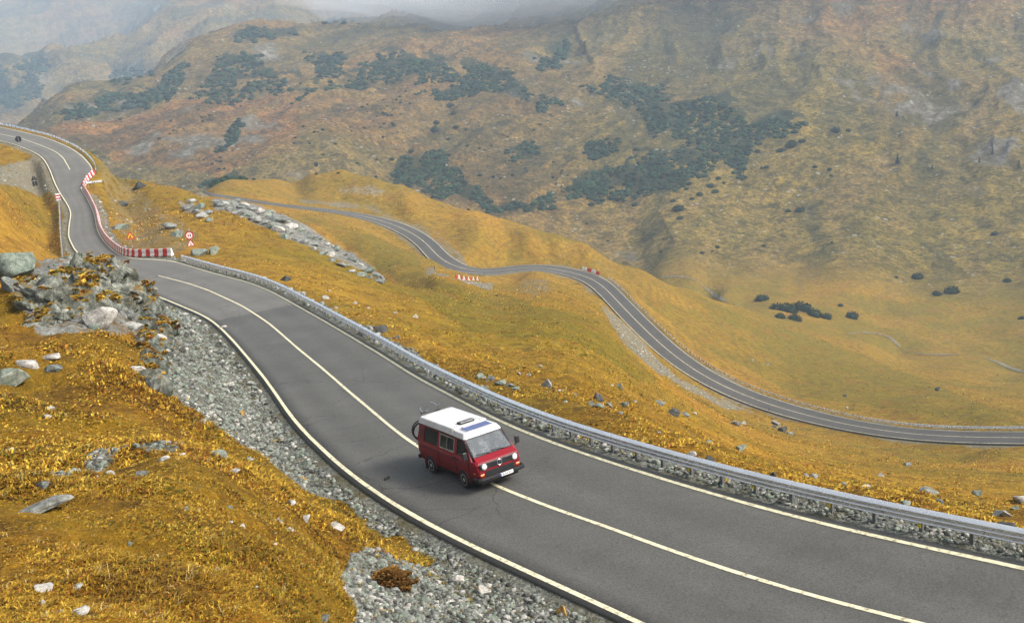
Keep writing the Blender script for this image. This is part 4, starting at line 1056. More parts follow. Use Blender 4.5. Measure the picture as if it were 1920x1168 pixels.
# dwarf pine
m_scrub, nt, b = new_mat('dwarf_pine_needles')
pos = N(nt, 'ShaderNodeNewGeometry').outputs['Position']
nt.links.new(ramp(nt, noise_node(nt, pos, 0.5, 5, 0.7), [(0.3, (0.004, 0.011, 0.007)), (0.52, (0.011, 0.025, 0.013)), (0.68, (0.034, 0.052, 0.020))]), b.inputs['Base Color'])
b.inputs['Roughness'].default_value = 0.9
b.inputs['Specular IOR Level'].default_value = 0.15
m_mass = m_scrub.copy(); m_mass.name = 'dwarf_pine_mass'; nt = m_mass.node_tree; b = nt.nodes['Principled BSDF']
_lk = b.inputs['Base Color'].links[0].from_socket
nt.links.new(mix(nt, 1.0, _lk, N(nt, 'ShaderNodeAttribute', attribute_name='tint').outputs['Color'], 'MULTIPLY'), b.inputs['Base Color'])
def bush_shape(seed, dense=True):
    """low spreading crown: lobed core with tufts of needles standing off it"""
    g = np.random.default_rng(seed)
    V, Fc = ICO[2][0].copy(), ICO[2][1]
    V *= (1 + 0.28 * fbm(V[:, 0] * 1.1 + seed, V[:, 1] * 1.1 + V[:, 2], 0.7, 3, seed))[:, None]
    V[:, 2] = np.where(V[:, 2] > 0, V[:, 2], V[:, 2] * .35)
    VV, FF = [V * .88], [Fc]
    n = len(V)
    m = 260 if dense else 60
    d = g.normal(size=(m, 3)); d[:, 2] = np.abs(d[:, 2]) * .9; d /= np.linalg.norm(d, axis=1)[:, None]
    rad = 0.84 + 0.26 * fbm(d[:, 0] * 1.1 + seed, d[:, 1] * 1.1 + d[:, 2], 0.7, 3, seed) + g.uniform(-.06, .16, m)
    c = d * rad[:, None]
    u = np.cross(d, g.normal(size=(m, 3))); u /= np.linalg.norm(u, axis=1)[:, None]
    L = g.uniform(.10, .22, m)[:, None]; W = g.uniform(.05, .10, m)[:, None]
    tip = d * .8 + u * .5 + np.array([0, 0, .4])
    s = np.cross(d, u)
    T = np.stack([c - s * W, c + s * W, c + tip * L], 1).reshape(-1, 3)
    VV.append(T); FF.append(np.arange(m * 3).reshape(-1, 3) + n)
    return np.concatenate(VV), np.concatenate(FF)
bush_meshes = [mesh_from('dwarf_pine', *bush_shape(900 + k), m_scrub) for k in range(7)]
GP = 'dwarf pine bushes scattered on the far slope'
BU = [(1785,549,28,'large round dwarf pine bush above the stream, right of a smaller one'),(1757,553,20,'smaller dwarf pine bush touching the left of the large round one'),(1720,521,22,'dwarf pine bush alone up slope of the paired bushes'),(1888,528,14,'dwarf pine bush alone near the right edge above the valley floor'),(1915,598,12,'dark bush cut by the right edge on the valley floor'),
 (1597,596,28,'round bush alone to the right of the valley floor thicket'),(1576,574,12,'small flat bush above the round one on the valley floor'),
 (1428,563,30,'leftmost bush of the thicket on the valley floor'),(1455,580,30,'bush second from the left in the valley floor thicket'),(1478,585,40,'tallest middle bush of the valley floor thicket'),(1505,582,44,'broad bush right of the middle of the valley floor thicket'),(1525,592,34,None),(1548,597,24,'rightmost bush of the valley floor thicket'),(1462,596,24,None),(1490,600,30,None),
 (1478,397,12,'left bush of the pair standing high on the grassy slope'),(1500,396,20,'right bush of the pair standing high on the grassy slope'),(1272,393,24,'largest bush of those just below the dark pine mass'),(1275,410,14,None),(1108,385,14,None),(1865,440,12,'lone bush high on the right hand slope'),(1316,475,12,None),(1345,465,10,None),(1240,473,8,None),(1335,472,6,None),(1432,462,9,None),
 (1567,247,17,'left bush of two beyond the right tip of the pine mass'),(1590,247,10,'right bush of two beyond the right tip of the pine mass'),(1465,284,18,None),(1484,274,24,None),(1504,266,15,None),(1528,314,10,None),(1555,319,10,None),(1558,330,7,None),(1428,316,8,None),(1437,314,11,None),
 (1331,350,17,None),(1312,366,14,None),(1341,361,15,None),(1288,356,12,None),(1347,336,12,None),(1357,344,8,None),(1297,374,10,None),(1262,378,12,None),(1190,385,14,None),(1170,378,10,None),(1140,452,7,None),
 (448,225,10,None),(225,225,7,None),(900,330,10,None),(880,410,8,None),(1420,285,12,None),(1100,420,6,None),(1680,521,8,None),(1560,455,6,None),
 (722,215,9,None),(738,236,9,None),(718,258,8,None),(706,300,8,None),(845,200,16,None),(850,215,14,None),(818,232,14,None),(815,245,16,None),(855,240,14,None),(840,262,10,None),(705,333,8,None),(1228,258,10,None),(1130,275,14,None),(1095,288,10,None),(735,300,10,None),(770,285,14,None)]
Pb = ground_at([(q[0], q[1]) for q in BU], 370 * S)
for k, (q, p) in enumerate(zip(BU, Pb)):
    w = q[2] * np.linalg.norm(p) / F_PX / 2
    o = link('dwarf_pine', bush_meshes[k % 7])
    o.location = p + np.array([0, 0, -.05 * w]); o.scale = (w, w * random.uniform(.8, 1.0), w * random.uniform(.7, .95)); o.rotation_euler.z = random.uniform(0, 6.28)
    tag(o, q[3] or 'small dark dwarf pine bush standing apart on the far slope', 'bush', GP)
# little spruces
m_trunk = simple_mat('bark', (0.06, 0.045, 0.03), 0.9)
def spruce_crown(seed, h=1.0):
    g = np.random.default_rng(seed); V = []; T = []
    for i in range(16):
        z = 0.12 + 0.86 * i / 15; R = 0.36 * (1 - z) ** .8 + .02
        for k in range(11):
            a = g.uniform(0, 6.28); rr = R * g.uniform(.7, 1.15); wv = .5 * R + .02
            c = np.array([math.cos(a), math.sin(a), 0]); s_ = np.array([-math.sin(a), math.cos(a), 0])
            zb = z + g.uniform(-.02, .02)
            b0 = len(V); V += [c * .02 + (0, 0, zb + .05), c * rr * .6 + s_ * wv * .4 + (0, 0, zb), c * rr + (0, 0, zb - .05), c * rr * .6 - s_ * wv * .4 + (0, 0, zb)]
            T += [(b0, b0 + 1, b0 + 2), (b0, b0 + 2, b0 + 3)]
    return np.array(V), np.array(T)
sp_mesh = mesh_from('crown', *spruce_crown(3), m_scrub)
tk = MB(); tk.tube([(0, 0, -.05), (0, 0, .5), (0, 0, .95)], [.022, .015, .004], 6)
tk_mesh = tk.mesh('trunk', m_trunk)
for u, v, hp, lab in [(1683,308,18,'tallest small spruce on the pale scree of the right slope'),(1861,290,12,'small spruce upper right on the grey scree'),(1836,306,10,None),(1910,316,14,'small spruce at the right edge on the grey scree'),(1748,318,10,None),(1682,220,12,'small spruce high on the rust coloured slope'),(1860,276,8,None)]:
    p = ground_at([(u, v)], 400)[0]; h = hp * np.linalg.norm(p) / F_PX
    t = empty('spruce', lab or 'tiny spruce standing among pale rocks of the right slope', 'tree', p, 'small spruces on the right slope')
    t.scale = (h, h, h); t.rotation_euler.z = random.uniform(0, 6)
    link('crown', sp_mesh, t); link('trunk', tk_mesh, t)
# dense pine thickets: far-off mass
g = np.random.default_rng(5)
cand = []
for poly, n in MASS:
    poly = np.array(poly, float); lo, hi = poly.min(0) - 8, poly.max(0) + 8
    n = int(n * 1.7)
    q = lo + g.uniform(0, 1, (n * 6, 2)) * (hi - lo)
    wq = q + np.stack([fbm(q[:, 0], q[:, 1], 26, 5, 81, .65), fbm(q[:, 0], q[:, 1], 26, 5, 82, .65)], 1) * 20
    q = q[in_poly(wq, poly) & (fbm(q[:, 0] + q[:, 1] * .6, q[:, 1] * .7, 26, 4, 83, .6) > -.27)][:n]
    cand.append(q)
cand = np.concatenate(cand)
# strays along the gullies: bushes one can still count
zone = [(300, 235), (460, 150), (640, 160), (1080, 205), (1320, 345), (1180, 392), (950, 400), (820, 330), (420, 345), (260, 300)]
q = np.array([260, 140]) + g.uniform(0, 1, (9000, 2)) * np.array([1080, 265])
q = q[in_poly(q, zone) & (fbm(q[:, 0] * .8 + q[:, 1], q[:, 1] * .5 - q[:, 0] * .3, 40, 4, 88, .6) > .22)][:150]
for k, (u, p) in enumerate(zip(q, ground_at(q, 395 * S))):
    w = g.uniform(3.5, 8.5) * np.linalg.norm(p) / F_PX / 2
    o = link('dwarf_pine', bush_meshes[k % 7]); o.location = p; o.scale = (w, w * .9, w * random.uniform(.6, .9)); o.rotation_euler.z = random.uniform(0, 6.28)
    tag(o, 'tiny dark dwarf pine bush dotted along the gullies left of the big thicket', 'bush', 'dwarf pine bushes dotted along the gullies')
Pm = ground_at(cand, 395 * S)
small = [bush_shape(950 + k, False) for k in range(6)]
nvb = len(small[0][0]); m = len(Pm)
SV = np.stack([s_[0] for s_ in small])[g.integers(0, 6, m)]
w = (0.7 + 2.4 * g.uniform(0, 1, m) ** 1.6) * np.clip(np.linalg.norm(Pm, axis=1) / 850, .85, 2.2)
a = g.uniform(0, 6.28, m); ca, sa = np.cos(a)[:, None], np.sin(a)[:, None]
SV = np.stack([SV[..., 0] * ca - SV[..., 1] * sa, SV[..., 0] * sa + SV[..., 1] * ca, SV[..., 2] * g.uniform(.55, .85, m)[:, None]], -1) * w[:, None, None] + Pm[:, None, :]
me = mesh_from('pine_scrub', SV.reshape(-1, 3), (small[0][1][None] + (np.arange(m) * nvb)[:, None, None]).reshape(-1, 3), m_scrub)
tn = np.repeat(g.uniform(.35, 2.4, m), nvb)[:, None] * np.array([[1.0, 1.0, .95]])
me.color_attributes.new('tint', 'FLOAT_COLOR', 'POINT').data.foreach_set('color', np.c_[tn, np.ones(len(tn))].astype(np.float32).ravel())
me.materials.clear(); me.materials.append(m_mass)
tag(link('pine_scrub', me), kind='stuff')
# ------------------------------------------------------------------ guardrails, barrier blocks, signs, culvert, stream
m_steel, nt, b = new_mat('galvanised_steel')
pos = N(nt, 'ShaderNodeNewGeometry').outputs['Position']
f_ = noise_node(nt, pos, 1.3, 6, 0.7)
nt.links.new(ramp(nt, f_, [(0.3, (0.74, 0.74, 0.73)), (0.55, (0.82, 0.82, 0.81)), (0.75, (0.86, 0.86, 0.85))]), b.inputs['Base Color'])
b.inputs['Metallic'].default_value = 0.72
nt.links.new(maprange(nt, f_, 0.3, 0.7, 0.2, 0.34), b.inputs['Roughness'])
m_post = simple_mat('post_steel', (0.20, 0.205, 0.21), 0.5, 0.5, 0.3)
m_refl = simple_mat('yellow_reflector', (0.62, 0.50, 0.06), 0.4)
def beam_mesh(name, path, ridges, height, depth, nz, side):
    """corrugated beam swept along path (n,3, centre height); side +1: bulges to the left of travel"""
    nn = normals2(path) * side
    t = np.linspace(0, 1, nz)
    zo = (t - .5) * height
    # broad ridges with narrow valleys
    ph_ = (ridges * (1 - t)) % 1.0                                   # 0 at the top of a rib, 1 at its foot
    ph_[0], ph_[-1] = 1.0, 0.0
    uo = depth * np.interp(ph_, [0, .06, .50, .62, .70, .92, 1], [.0, .12, .92, 1, .96, .06, 0])
    prof = np.concatenate([np.stack([uo, zo], 1), np.stack([uo - 0.012, zo], 1)[::-1]])
    k = len(prof); n = len(path)
    V = np.concatenate([np.c_[path[:, :2] + nn * u, path[:, 2] + z] for u, z in prof])
    i = np.arange(n - 1)
    Fc = np.concatenate([np.stack([a * n + i, a * n + i + 1, ((a + 1) % k) * n + i + 1, ((a + 1) % k) * n + i], 1) for a in range(k)])
    me = mesh_from(name, V, Fc, m_steel)
    import bmesh
    bm = bmesh.new(); bm.from_mesh(me); bmesh.ops.recalc_face_normals(bm, faces=bm.faces[:]); bm.to_mesh(me); bm.free()
    return me
def guardrail(label, path, spacing, ridges, height, zc, side, depth=0.085, reflect=0, cat='guardrail', postw=.10):
    """path: ground line (n,3)"""
    path = resample(path, 1.0 if len(path) < 4000 else 2.0)
    g_ = empty('guardrail', label, cat, path[len(path) // 2])
    org = np.array(path[len(path) // 2])
    pl = path - org + (0, 0, zc)
    link('beam', beam_mesh('beam', pl, ridges, height, depth, ridges * 10 + 1, side), g_)
    pm_ = MB()
    ph = zc + height / 2 - .06 + .9
    w = postw
    for (dx, dy, sx, sy) in ((0, 0, w * .12, w), (w * .5, w * .45, w, w * .12), (w * .5, -w * .45, w, w * .12)): pm_.box((dx, dy, ph / 2 - .9), (sx, sy, ph))
    pme = pm_.mesh('post', m_post)
    rm = MB(); rm.box((0, 0, 0), (.03, .10, .14), None, .012); rme = rm.mesh('reflector', m_refl)
    st = resample(path, spacing); nn = normals2(st) * side
    for k, (p, q) in enumerate(zip(st, nn)):
        o = link('post', pme, g_, (p[0] - org[0] - q[0] * .07, p[1] - org[1] - q[1] * .07, p[2] - org[2])); o.rotation_euler.z = math.atan2(-q[1], -q[0])
        if reflect and k % reflect == 0:
            o2 = link('reflector', rme, g_, (p[0] - org[0] + q[0] * .03, p[1] - org[1] + q[1] * .03, p[2] - org[2] + zc - height / 2 - .08)); o2.rotation_euler.z = math.atan2(q[1], q[0])
    return g_
def ground_path(P, lift=0.0):
    Q = P.copy(); Q[:, 2] = ground_z(P[:, 0], P[:, 1]) + lift
    Q[:, 2] = smooth_path(Q[:, 2:3], 6)[:, 0]
    return Q
# main rail: outside the right edge line, from its blunt end by the barrier to past the picture's edge
rail_line = R_at.copy(); rail_line[:, :2] -= outw * 0.68
rp = project(rail_line)
i1 = int(np.argmin(np.hypot(rp[:, 0] - 342, rp[:, 1] - 485)))
main_rail = ground_path(smooth_path(rail_line[:i1 + 1], 10))
main_rail = main_rail[12:]
guardrail('long shiny steel guardrail with three ribs beside the van', main_rail, 1.36, 3, 0.42, 0.58, 1, 0.13, 2)
# upper left rail round the bend
rl2 = R_at.copy(); rl2[:, :2] -= outw * 0.85
rp2 = project(rl2)
i2 = int(np.argmin(np.hypot(rp2[:, 0] - 180, rp2[:, 1] - 335)))
guardrail('steel guardrail round the outside of the distant bend at the upper left', ground_path(smooth_path(rl2[i2 + 2:], 10)), 2.2, 2, 0.40, 0.62, 1, .08)
st_a = ground_at([(160, 349), (193, 345)], 100 * S)
guardrail('short stub of guardrail behind the corner of the barrier wall', resample(st_a, .5), 2.0, 2, 0.36, 0.55, 1)
# lower road rail, on its valley side
lp = project(low3)
j0 = int(np.argmin(np.hypot(lp[:, 0] - 1122, lp[:, 1] - 512)))
lr = banked(-LOW_HALF - 1.1)[:j0]
lr[:, 2] -= .15
m_keep = m_steel
guardrail('pale guardrail along the valley side of the lower road', lr, 4.6, 2, 0.62, 0.62, 1, .10)
# rail along the bank side of the narrow stretch
k1 = int(np.argmin(np.hypot(*(project(L_at) - (131, 400)).T))); k0 = int(np.argmin(np.hypot(*(project(L_at) - (150, 480)).T)))
bank = ground_at([(112, 381), (113, 400), (114, 430), (116, 460), (119, 486)], 120)
bank = ground_path(smooth_path(resample(bank, 1.0), 6))
gr = guardrail('white guardrail on the grassy bank left of the narrow stretch', bank, 2.0, 2, 0.6, 0.6, -1, .10)

# barrier blocks
m_red = simple_mat('red_plastic', (0.55, 0.012, 0.014), 0.45, 0, .15, 3)
m_white = simple_mat('white_plastic', (0.74, 0.73, 0.70), 0.5, 0, .10, 3)
def block_mesh(mat, L=0.66, h=0.86):
    # jersey profile with two lifting notches in the foot
    prof = [(.26, 0), (.26, .16), (.15, .34), (.10, h - .05), (.07, h), (-.07, h), (-.10, h - .05), (-.15, .34), (-.26, .16), (-.26, 0)]
    mb = MB()
    xs = [-L / 2, -L / 2 + .03, L / 2 - .03, L / 2]
    sc_ = [.94, 1, 1, .94]
    V, Fc = [], []
    n = len(prof)
    for x, s_ in zip(xs, sc_):
        V += [(x, y * s_, z * (1 if z < .5 else 1 - (1 - s_) * .3) + .05) for y, z in prof]
    for r in range(3):
        for i in range(n): Fc.append((r * n + i, r * n + (i + 1) % n, (r + 1) * n + (i + 1) % n, (r + 1) * n + i))
    Fc += [tuple(range(n)), tuple(3 * n + i for i in range(n))[::-1]]
    mb.add(V, Fc)
    for x in (-L * .36, 0, L * .36): mb.box((x, 0, .025), (L * .17, .5, .05))
    return mb.mesh('barrier_block', mat)
blk = [block_mesh(m_red), block_mesh(m_white)]
blk_big = [block_mesh(m_red, .92, .95), block_mesh(m_white, .92, .95)]
def wall(path, step, meshes, phase, group, names):
    st = resample(path, step)
    for k in range(len(st) - 1):
        a_, b_ = st[k], st[k + 1]
        c_ = (k + phase) % 2
        o = link('barrier_block', meshes[c_]); o.location = (a_ + b_) / 2
        d_ = b_ - a_
        o.rotation_euler = (0, -math.atan2(d_[2], np.hypot(d_[0], d_[1])), math.atan2(d_[1], d_[0]))
        tag(o, names[c_], 'barrier', group)
bw = R_at.copy(); bw[:, :2] -= outw * 0.42
bp = project(bw)
ia = int(np.argmin(np.hypot(bp[:, 0] - 246, bp[:, 1] - 484))); ib = int(np.argmin(np.hypot(bp[:, 0] - 149, bp[:, 1] - 351)))
def road_level(P, dz=0.0):
    Q = np.array(P, float); _, I, _ = nearest_on(Q[:, :2], mid3); Q[:, 2] = at_index(mid3, I)[:, 2] + dz
    return Q
front_pts = road_level(at_height([(326, 488.5), (300, 487.5), (272, 486.5), (250, 484.5)], main_h([(0, 484)] * 4)))
wallA = smooth_path(resample(np.vstack([front_pts, bw[ia + 2:ib]]), .5), 6)
wall(wallA, 0.70, blk, 1, 'red and white blocks of the barrier wall at the narrow stretch', ['red plastic block of the barrier wall along the narrow stretch', 'white plastic block of the barrier wall along the narrow stretch'])
wb = road_level(at_height([(150, 352), (163, 340), (178, 329)], main_h([(0, 350), (0, 344), (0, 338)])))
wb[0] = (bw[ib][0], bw[ib][1], wb[0][2]);
wall(resample(wb, .5), 0.75, blk, 0, 'blocks of the short barrier leg across the lane', ['red block of the short barrier leg angled back to the far rail', 'white block of the short barrier leg angled back to the far rail'])
lw1 = ground_at([(853, 524.5), (876, 526.5), (897, 525.5)], 200); lw1 = resample(lw1, .5)
wall(lw1, np.linalg.norm(np.diff(lw1, axis=0), axis=1).sum() / 10.01, blk_big, 0, 'blocks on the gravel inside the lower bend', ['red barrier block on the gravel inside the lower road bend', 'white barrier block on the gravel inside the lower road bend'])
q0 = int(np.argmin(np.hypot(lp[:, 0] - 1118, lp[:, 1] - 505))); q1 = int(np.argmin(np.hypot(lp[:, 0] - 1086, lp[:, 1] - 490)))
lw2 = banked(-LOW_HALF - .9)[min(q0, q1):max(q0, q1) + 1]
wall(resample(lw2, .5), 1.9, [block_mesh(m_red, 1.7, 1.0), block_mesh(m_white, 1.7, 1.0)], 0, 'blocks at the start of the lower guardrail', ['red barrier block before the start of the lower guardrail', 'white barrier block before the start of the lower guardrail'])

# signs
m_pole = simple_mat('sign_pole', (0.35, 0.36, 0.37), 0.45, 0.6)
m_sback = simple_mat('sign_back', (0.012, 0.013, 0.015), 0.6)
m_sred = simple_mat('sign_red', (0.50, 0.010, 0.012), 0.4)
m_swhite = simple_mat('sign_white', (0.82, 0.82, 0.80), 0.4)
m_syel = simple_mat('sign_yellow', (0.75, 0.45, 0.03), 0.4)
m_sblack = simple_mat('sign_black', (0.012, 0.012, 0.012), 0.5)
def tri(s): return [(s * .577 * math.sin(a), 0, s * .577 * math.cos(a)) for a in (0, 2 * math.pi / 3, 4 * math.pi / 3)]
def rounded(poly, r=.12):
    out = []
    n = len(poly)
    for i in range(n):
        p, a, b_ = Vector(poly[i]), Vector(poly[i - 1]), Vector(poly[(i + 1) % n])
        u, v = (a - p) * r, (b_ - p) * r
        for f in (0, .5, 1): out.append(tuple(p + u * (1 - f) ** 2 + v * f ** 2))
    return out
def plate(kind, size, parent, z, bg, symbols, y=-.05):
    """face towards -y; panel with a rim, a ground and painted symbols"""
    shape = rounded(tri(size)) if kind == 'tri' else [(size / 2 * math.sin(a), 0, size / 2 * math.cos(a)) for a in np.linspace(0, 2 * math.pi, 29)[:-1]]
    c = Vector((0, y, z))
    def pr(sh, k, a, b_, nm, mt, par):
        m_ = MB(); m_.prism([tuple(Vector(p) * k) for p in sh], c + Vector((0, a, 0)), c + Vector((0, b_, 0))); return m_.build(nm, mt, par)
    pan = pr(shape, 1.0, .012, 0, 'panel', m_sback, parent)
    pr(shape, 1.0, 0.0, -.006, 'rim', m_sred, pan)
    pr(shape, .70 if kind == 'tri' else .74, -.006, -.010, 'face', bg, pan)
    for mt, polys in symbols:
        m_ = MB()
        for pl in polys: m_.prism([(p[0] * size, 0, p[1] * size) for p in pl], c + Vector((0, -.010, 0)), c + Vector((0, -.014, 0)))
        m_.build('symbol', mt, pan)
    return pan
def car_sym(x): return [(x - .07, -.17), (x + .07, -.17), (x + .07, .05), (x + .05, .19), (x - .05, .19), (x - .07, .05)]
def post_sign(base, h, yaw, label, plates):
    t = empty('road_sign', label, 'sign', base); t.rotation_euler.z = yaw
    m_ = MB(); m_.tube([(0, 0, -.4), (0, 0, h)], .035, 10); m_.build('pole', m_pole, t)
    for pl in plates: plate(pl[0], pl[1], t, pl[2], pl[3], pl[4])
    return t
def face_yaw(p, extra=0): return math.atan2(-p[0], p[1]) * 1.0 + extra
pb = ground_at([(360, 470), (248, 462), (40, 287), (68, 356)], 90)
d0 = np.linalg.norm(pb[0]); px = d0 / F_PX
post_sign(pb[0], 36 * px, face_yaw(pb[0]), 'round red ringed sign with two car shapes above a warning triangle on one pole',
  [('round', 14.5 * px, 28.0 * px, m_swhite, [(m_sred, [car_sym(-.12)]), (m_sblack, [car_sym(.12)])]),
   ('tri', 15.5 * px, 12.5 * px, m_swhite, [(m_sblack, [[(-.12, -.18), (-.06, -.18), (-.02, .02), (-.02, .16), (-.06, .16), (-.06, .04)], [(.12, -.18), (.06, -.18), (.02, .02), (.02, .16), (.06, .16), (.06, .04)]])])])
px = np.linalg.norm(pb[1]) / F_PX
post_sign(pb[1], 24 * px, face_yaw(pb[1]), 'yellow warning triangle with a digging figure, alone in the grass behind the barrier wall',
  [('tri', 16.5 * px, 18.0 * px, m_syel, [(m_sblack, [[(-.2, -.16), (.02, -.16), (-.08, -.02)], [(.03, -.16), (.09, -.16), (.06, 0), (.02, .10), (-.06, .06), (-.1, -.02), (-.03, .0)], [(.0, .11), (.06, .11), (.06, .17), (.0, .17)]])])])
px = np.linalg.norm(pb[2]) / F_PX
post_sign(pb[2], 27 * px, face_yaw(pb[2], math.pi), 'dark back of a round sign standing before the far bend of the road', [('round', 10 * px, 23 * px, m_swhite, [(m_sred, [car_sym(-.12)]), (m_sblack, [car_sym(.12)])])])
px = np.linalg.norm(pb[3]) / F_PX
t3 = post_sign(pb[3], 25 * px, face_yaw(pb[3], math.pi), 'dark backs of a triangle and a square sign on one pole in the gravel lay-by',
  [('tri', 10.5 * px, 19 * px, m_swhite, [(m_sblack, [car_sym(0)])])])
m_ = MB(); m_.box((0, -.045, 10.5 * px), (8 * px, .03, 8 * px), None, .006); m_.build('panel', m_sback, t3)
# striped end marker at the head of the bank rail
em = ground_at([(113, 376)], 120)[0]
t = empty('end_marker', 'red and white striped marker at the far end of the white bank guardrail', 'marker', em)
t.rotation_euler.z = face_yaw(em)
for k in range(5):
    m_ = MB(); m_.box((-.25 + .0 * k, 0, .15 + k * .24), (.7, .06, .235), None, .01); m_.build('stripe', m_sred if k % 2 else m_swhite, t)
m_ = MB(); m_.box((-.25, .05, .6), (.08, .035, 1.25)); m_.build('post', m_post, t)
# roadside delineator posts on the lower road
dpost = MB(); dpost.box((0, 0, .45), (.13, .10, 1.1), None, .02); dpm = dpost.mesh('marker_post', m_sblack)
for (u, v), lab in (((815, 506), 'short dark marker post at the inside of the lower road bend'), ((908, 517), 'short dark marker post on the lower road near the barrier blocks'), ((1442, 772), 'short pale stone post at the road edge above the culvert')):
    p = ground_at([(u, v)], 180)[0]; p[2] += .1
    o = link('marker_post', dpm); o.location = p; tag(o, lab, 'post', None)
# culvert mouth under the lower road
m_conc = simple_mat('concrete', (0.26, 0.245, 0.22), 0.85, 0, .3, 5, .3)
pc = ground_at([(1455, 797)], 150)[0]
cv = empty('culvert', 'concrete box culvert mouth in the bank under the lower road', 'culvert', pc - np.array([0, 0, .35]))
cv.scale = (.8, .8, .8)
_, ic, _ = nearest_on(pc[None, :2], low3)
tdir = low3[min(int(ic[0]) + 1, len(low3) - 1)] - low3[int(ic[0])]
cv.rotation_euler.z = math.atan2(tdir[1], tdir[0]) + math.pi
for nm, c_, d_, mt in (('lintel', (0, 0, 1.30), (2.9, .9, .22), m_conc), ('side_wall', (-1.33, 0, .48), (.24, .9, 1.415), m_conc), ('side_wall', (1.33, 0, .48), (.24, .9, 1.415), m_conc), ('mouth_shade_box', (0, -.25, .45), (2.415, .3, 1.43), m_sblack)):  # solid black box stands in for the shade inside the mouth
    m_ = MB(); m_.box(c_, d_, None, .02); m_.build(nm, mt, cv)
# stream
m_water, nt, b = new_mat('stream_water')
pos = N(nt, 'ShaderNodeNewGeometry').outputs['Position']
nt.links.new(ramp(nt, noise_node(nt, pos, .9, 6, .75), [(.38, (.05, .042, .02)), (.5, (.13, .105, .055)), (.64, (.25, .215, .15))]), b.inputs['Base Color'])
b.inputs['Roughness'].default_value = .7
for pts, w_ in (([(1240, 520), (1258, 518), (1280, 519), (1305, 525), (1322, 537), (1335, 549), (1352, 561), (1372, 570), (1392, 577)], 1.5), ([(1590, 626), (1615, 624), (1640, 624), (1662, 628), (1678, 640), (1688, 653), (1705, 662), (1735, 666), (1770, 665), (1805, 664), (1840, 670), (1870, 679), (1895, 690), (1925, 700)], 2.4)):
    sp_ = smooth_path(resample(ground_at(densify(pts, 8), 380 * S), 2.0), 8)
    nn = normals2(sp_); wv = w_ * np.clip(.75 + 1.5 * fbm(sp_[:, 0], sp_[:, 1], 16, 3, 91), .12, 2)
    cols_ = [np.c_[sp_[:, :2] + nn * (f * wv)[:, None], 0 * wv] for f in (-.5, -.17, .17, .5)]
    for c_ in cols_: c_[:, 2] = ground_z(c_[:, 0], c_[:, 1]) + .22
    n = len(sp_); k = np.arange(n - 1)
    tag(link('stream', mesh_from('stream', np.concatenate(cols_), np.concatenate([np.stack([a * n + k, a * n + k + 1, (a + 1) * n + k + 1, (a + 1) * n + k], 1)[:, ::-1] for a in range(3)]), m_water)), kind='structure')
# ------------------------------------------------------------------ the camper van: x forward from the front bumper, y left, z up
VX, VY, VH = -0.841, 33.946, -1.025
def paint(name, col, rough=.35):
    m, nt, b = new_mat(name)
    pos = N(nt, 'ShaderNodeTexCoord').outputs['Object']
    f = noise_node(nt, pos, 1.6, 6, .65); d = noise_node(nt, pos, 9, 5, .7)
    sepz = N(nt, 'ShaderNodeSeparateXYZ'); nt.links.new(pos, sepz.inputs[0])
    dirt = math_node(nt, 'MULTIPLY', maprange(nt, sepz.outputs[2], .95, .30, 0, .55), maprange(nt, d, .35, .65, .4, 1))
    c = ramp(nt, f, [(.3, tuple(x * .9 for x in col)), (.7, tuple(min(1, x * 1.1) for x in col))])
    c = mix(nt, dirt, c, (0.075, 0.05, 0.04))
    nt.links.new(c, b.inputs['Base Color'])
    nt.links.new(math_node(nt, 'ADD', math_node(nt, 'MULTIPLY', dirt, .6), rough), b.inputs['Roughness'])
    b.inputs['Specular IOR Level'].default_value = .3; b.inputs['Coat Weight'].default_value = .10; b.inputs['Coat Roughness'].default_value = .15
    return m
m_vred = paint('red_paint', (0.22, 0.0018, 0.010))
m_vwhite = simple_mat('white_fibreglass', (0.60, 0.595, 0.58), .5, 0, .09, 5)
m_blackp = simple_mat('black_plastic', (0.014, 0.014, 0.015), .5)
m_rubber = simple_mat('rubber', (0.018, 0.018, 0.018), .85)
m_rim = simple_mat('wheel_steel', (0.42, 0.41, 0.39), .5, .1)
m_chrome = simple_mat('chrome', (0.62, 0.62, 0.64), .2, .9)
m_lampg = simple_mat('headlamp_glass', (0.88, 0.87, 0.83), .12)
m_orange = simple_mat('indicator_orange', (0.75, 0.20, 0.02), .25)
m_solar, nt, b = new_mat('solar_cells')
tco = N(nt, 'ShaderNodeTexCoord'); br = N(nt, 'ShaderNodeTexBrick')
nt.links.new(tco.outputs['Object'], br.inputs['Vector'])
br.offset = 0; br.inputs['Scale'].default_value = 1; br.inputs['Brick Width'].default_value = .10; br.inputs['Row Height'].default_value = .10; br.inputs['Mortar Size'].default_value = .004
br.inputs['Color1'].default_value = (.035, .055, .19, 1); br.inputs['Color2'].default_value = (.045, .07, .23, 1); br.inputs['Mortar'].default_value = (.16, .19, .32, 1)
nt.links.new(br.outputs['Color'], b.inputs['Base Color']); b.inputs['Roughness'].default_value = .25
m_hatch = simple_mat('tinted_skylight', (0.10, 0.075, 0.08), .2)
m_inner = simple_mat('seat_fabric', (0.06, 0.055, 0.05), .9)
m_cloth = simple_mat('curtain_cloth', (0.22, 0.24, 0.17), .9, 0, .4, 6)
m_shade = simple_mat('white_sun_shade', (0.68, 0.72, 0.69), .6)
m_glass, nt, b = new_mat('window_glass')
b.inputs['Base Color'].default_value = (.03, .037, .04, 1); b.inputs['Roughness'].default_value = .04
tr = N(nt, 'ShaderNodeBsdfTransparent'); tr.inputs[0].default_value = (.55, .6, .58, 1)
mx = N(nt, 'ShaderNodeMixShader'); fr = N(nt, 'ShaderNodeFresnel'); fr.inputs[0].default_value = 1.5
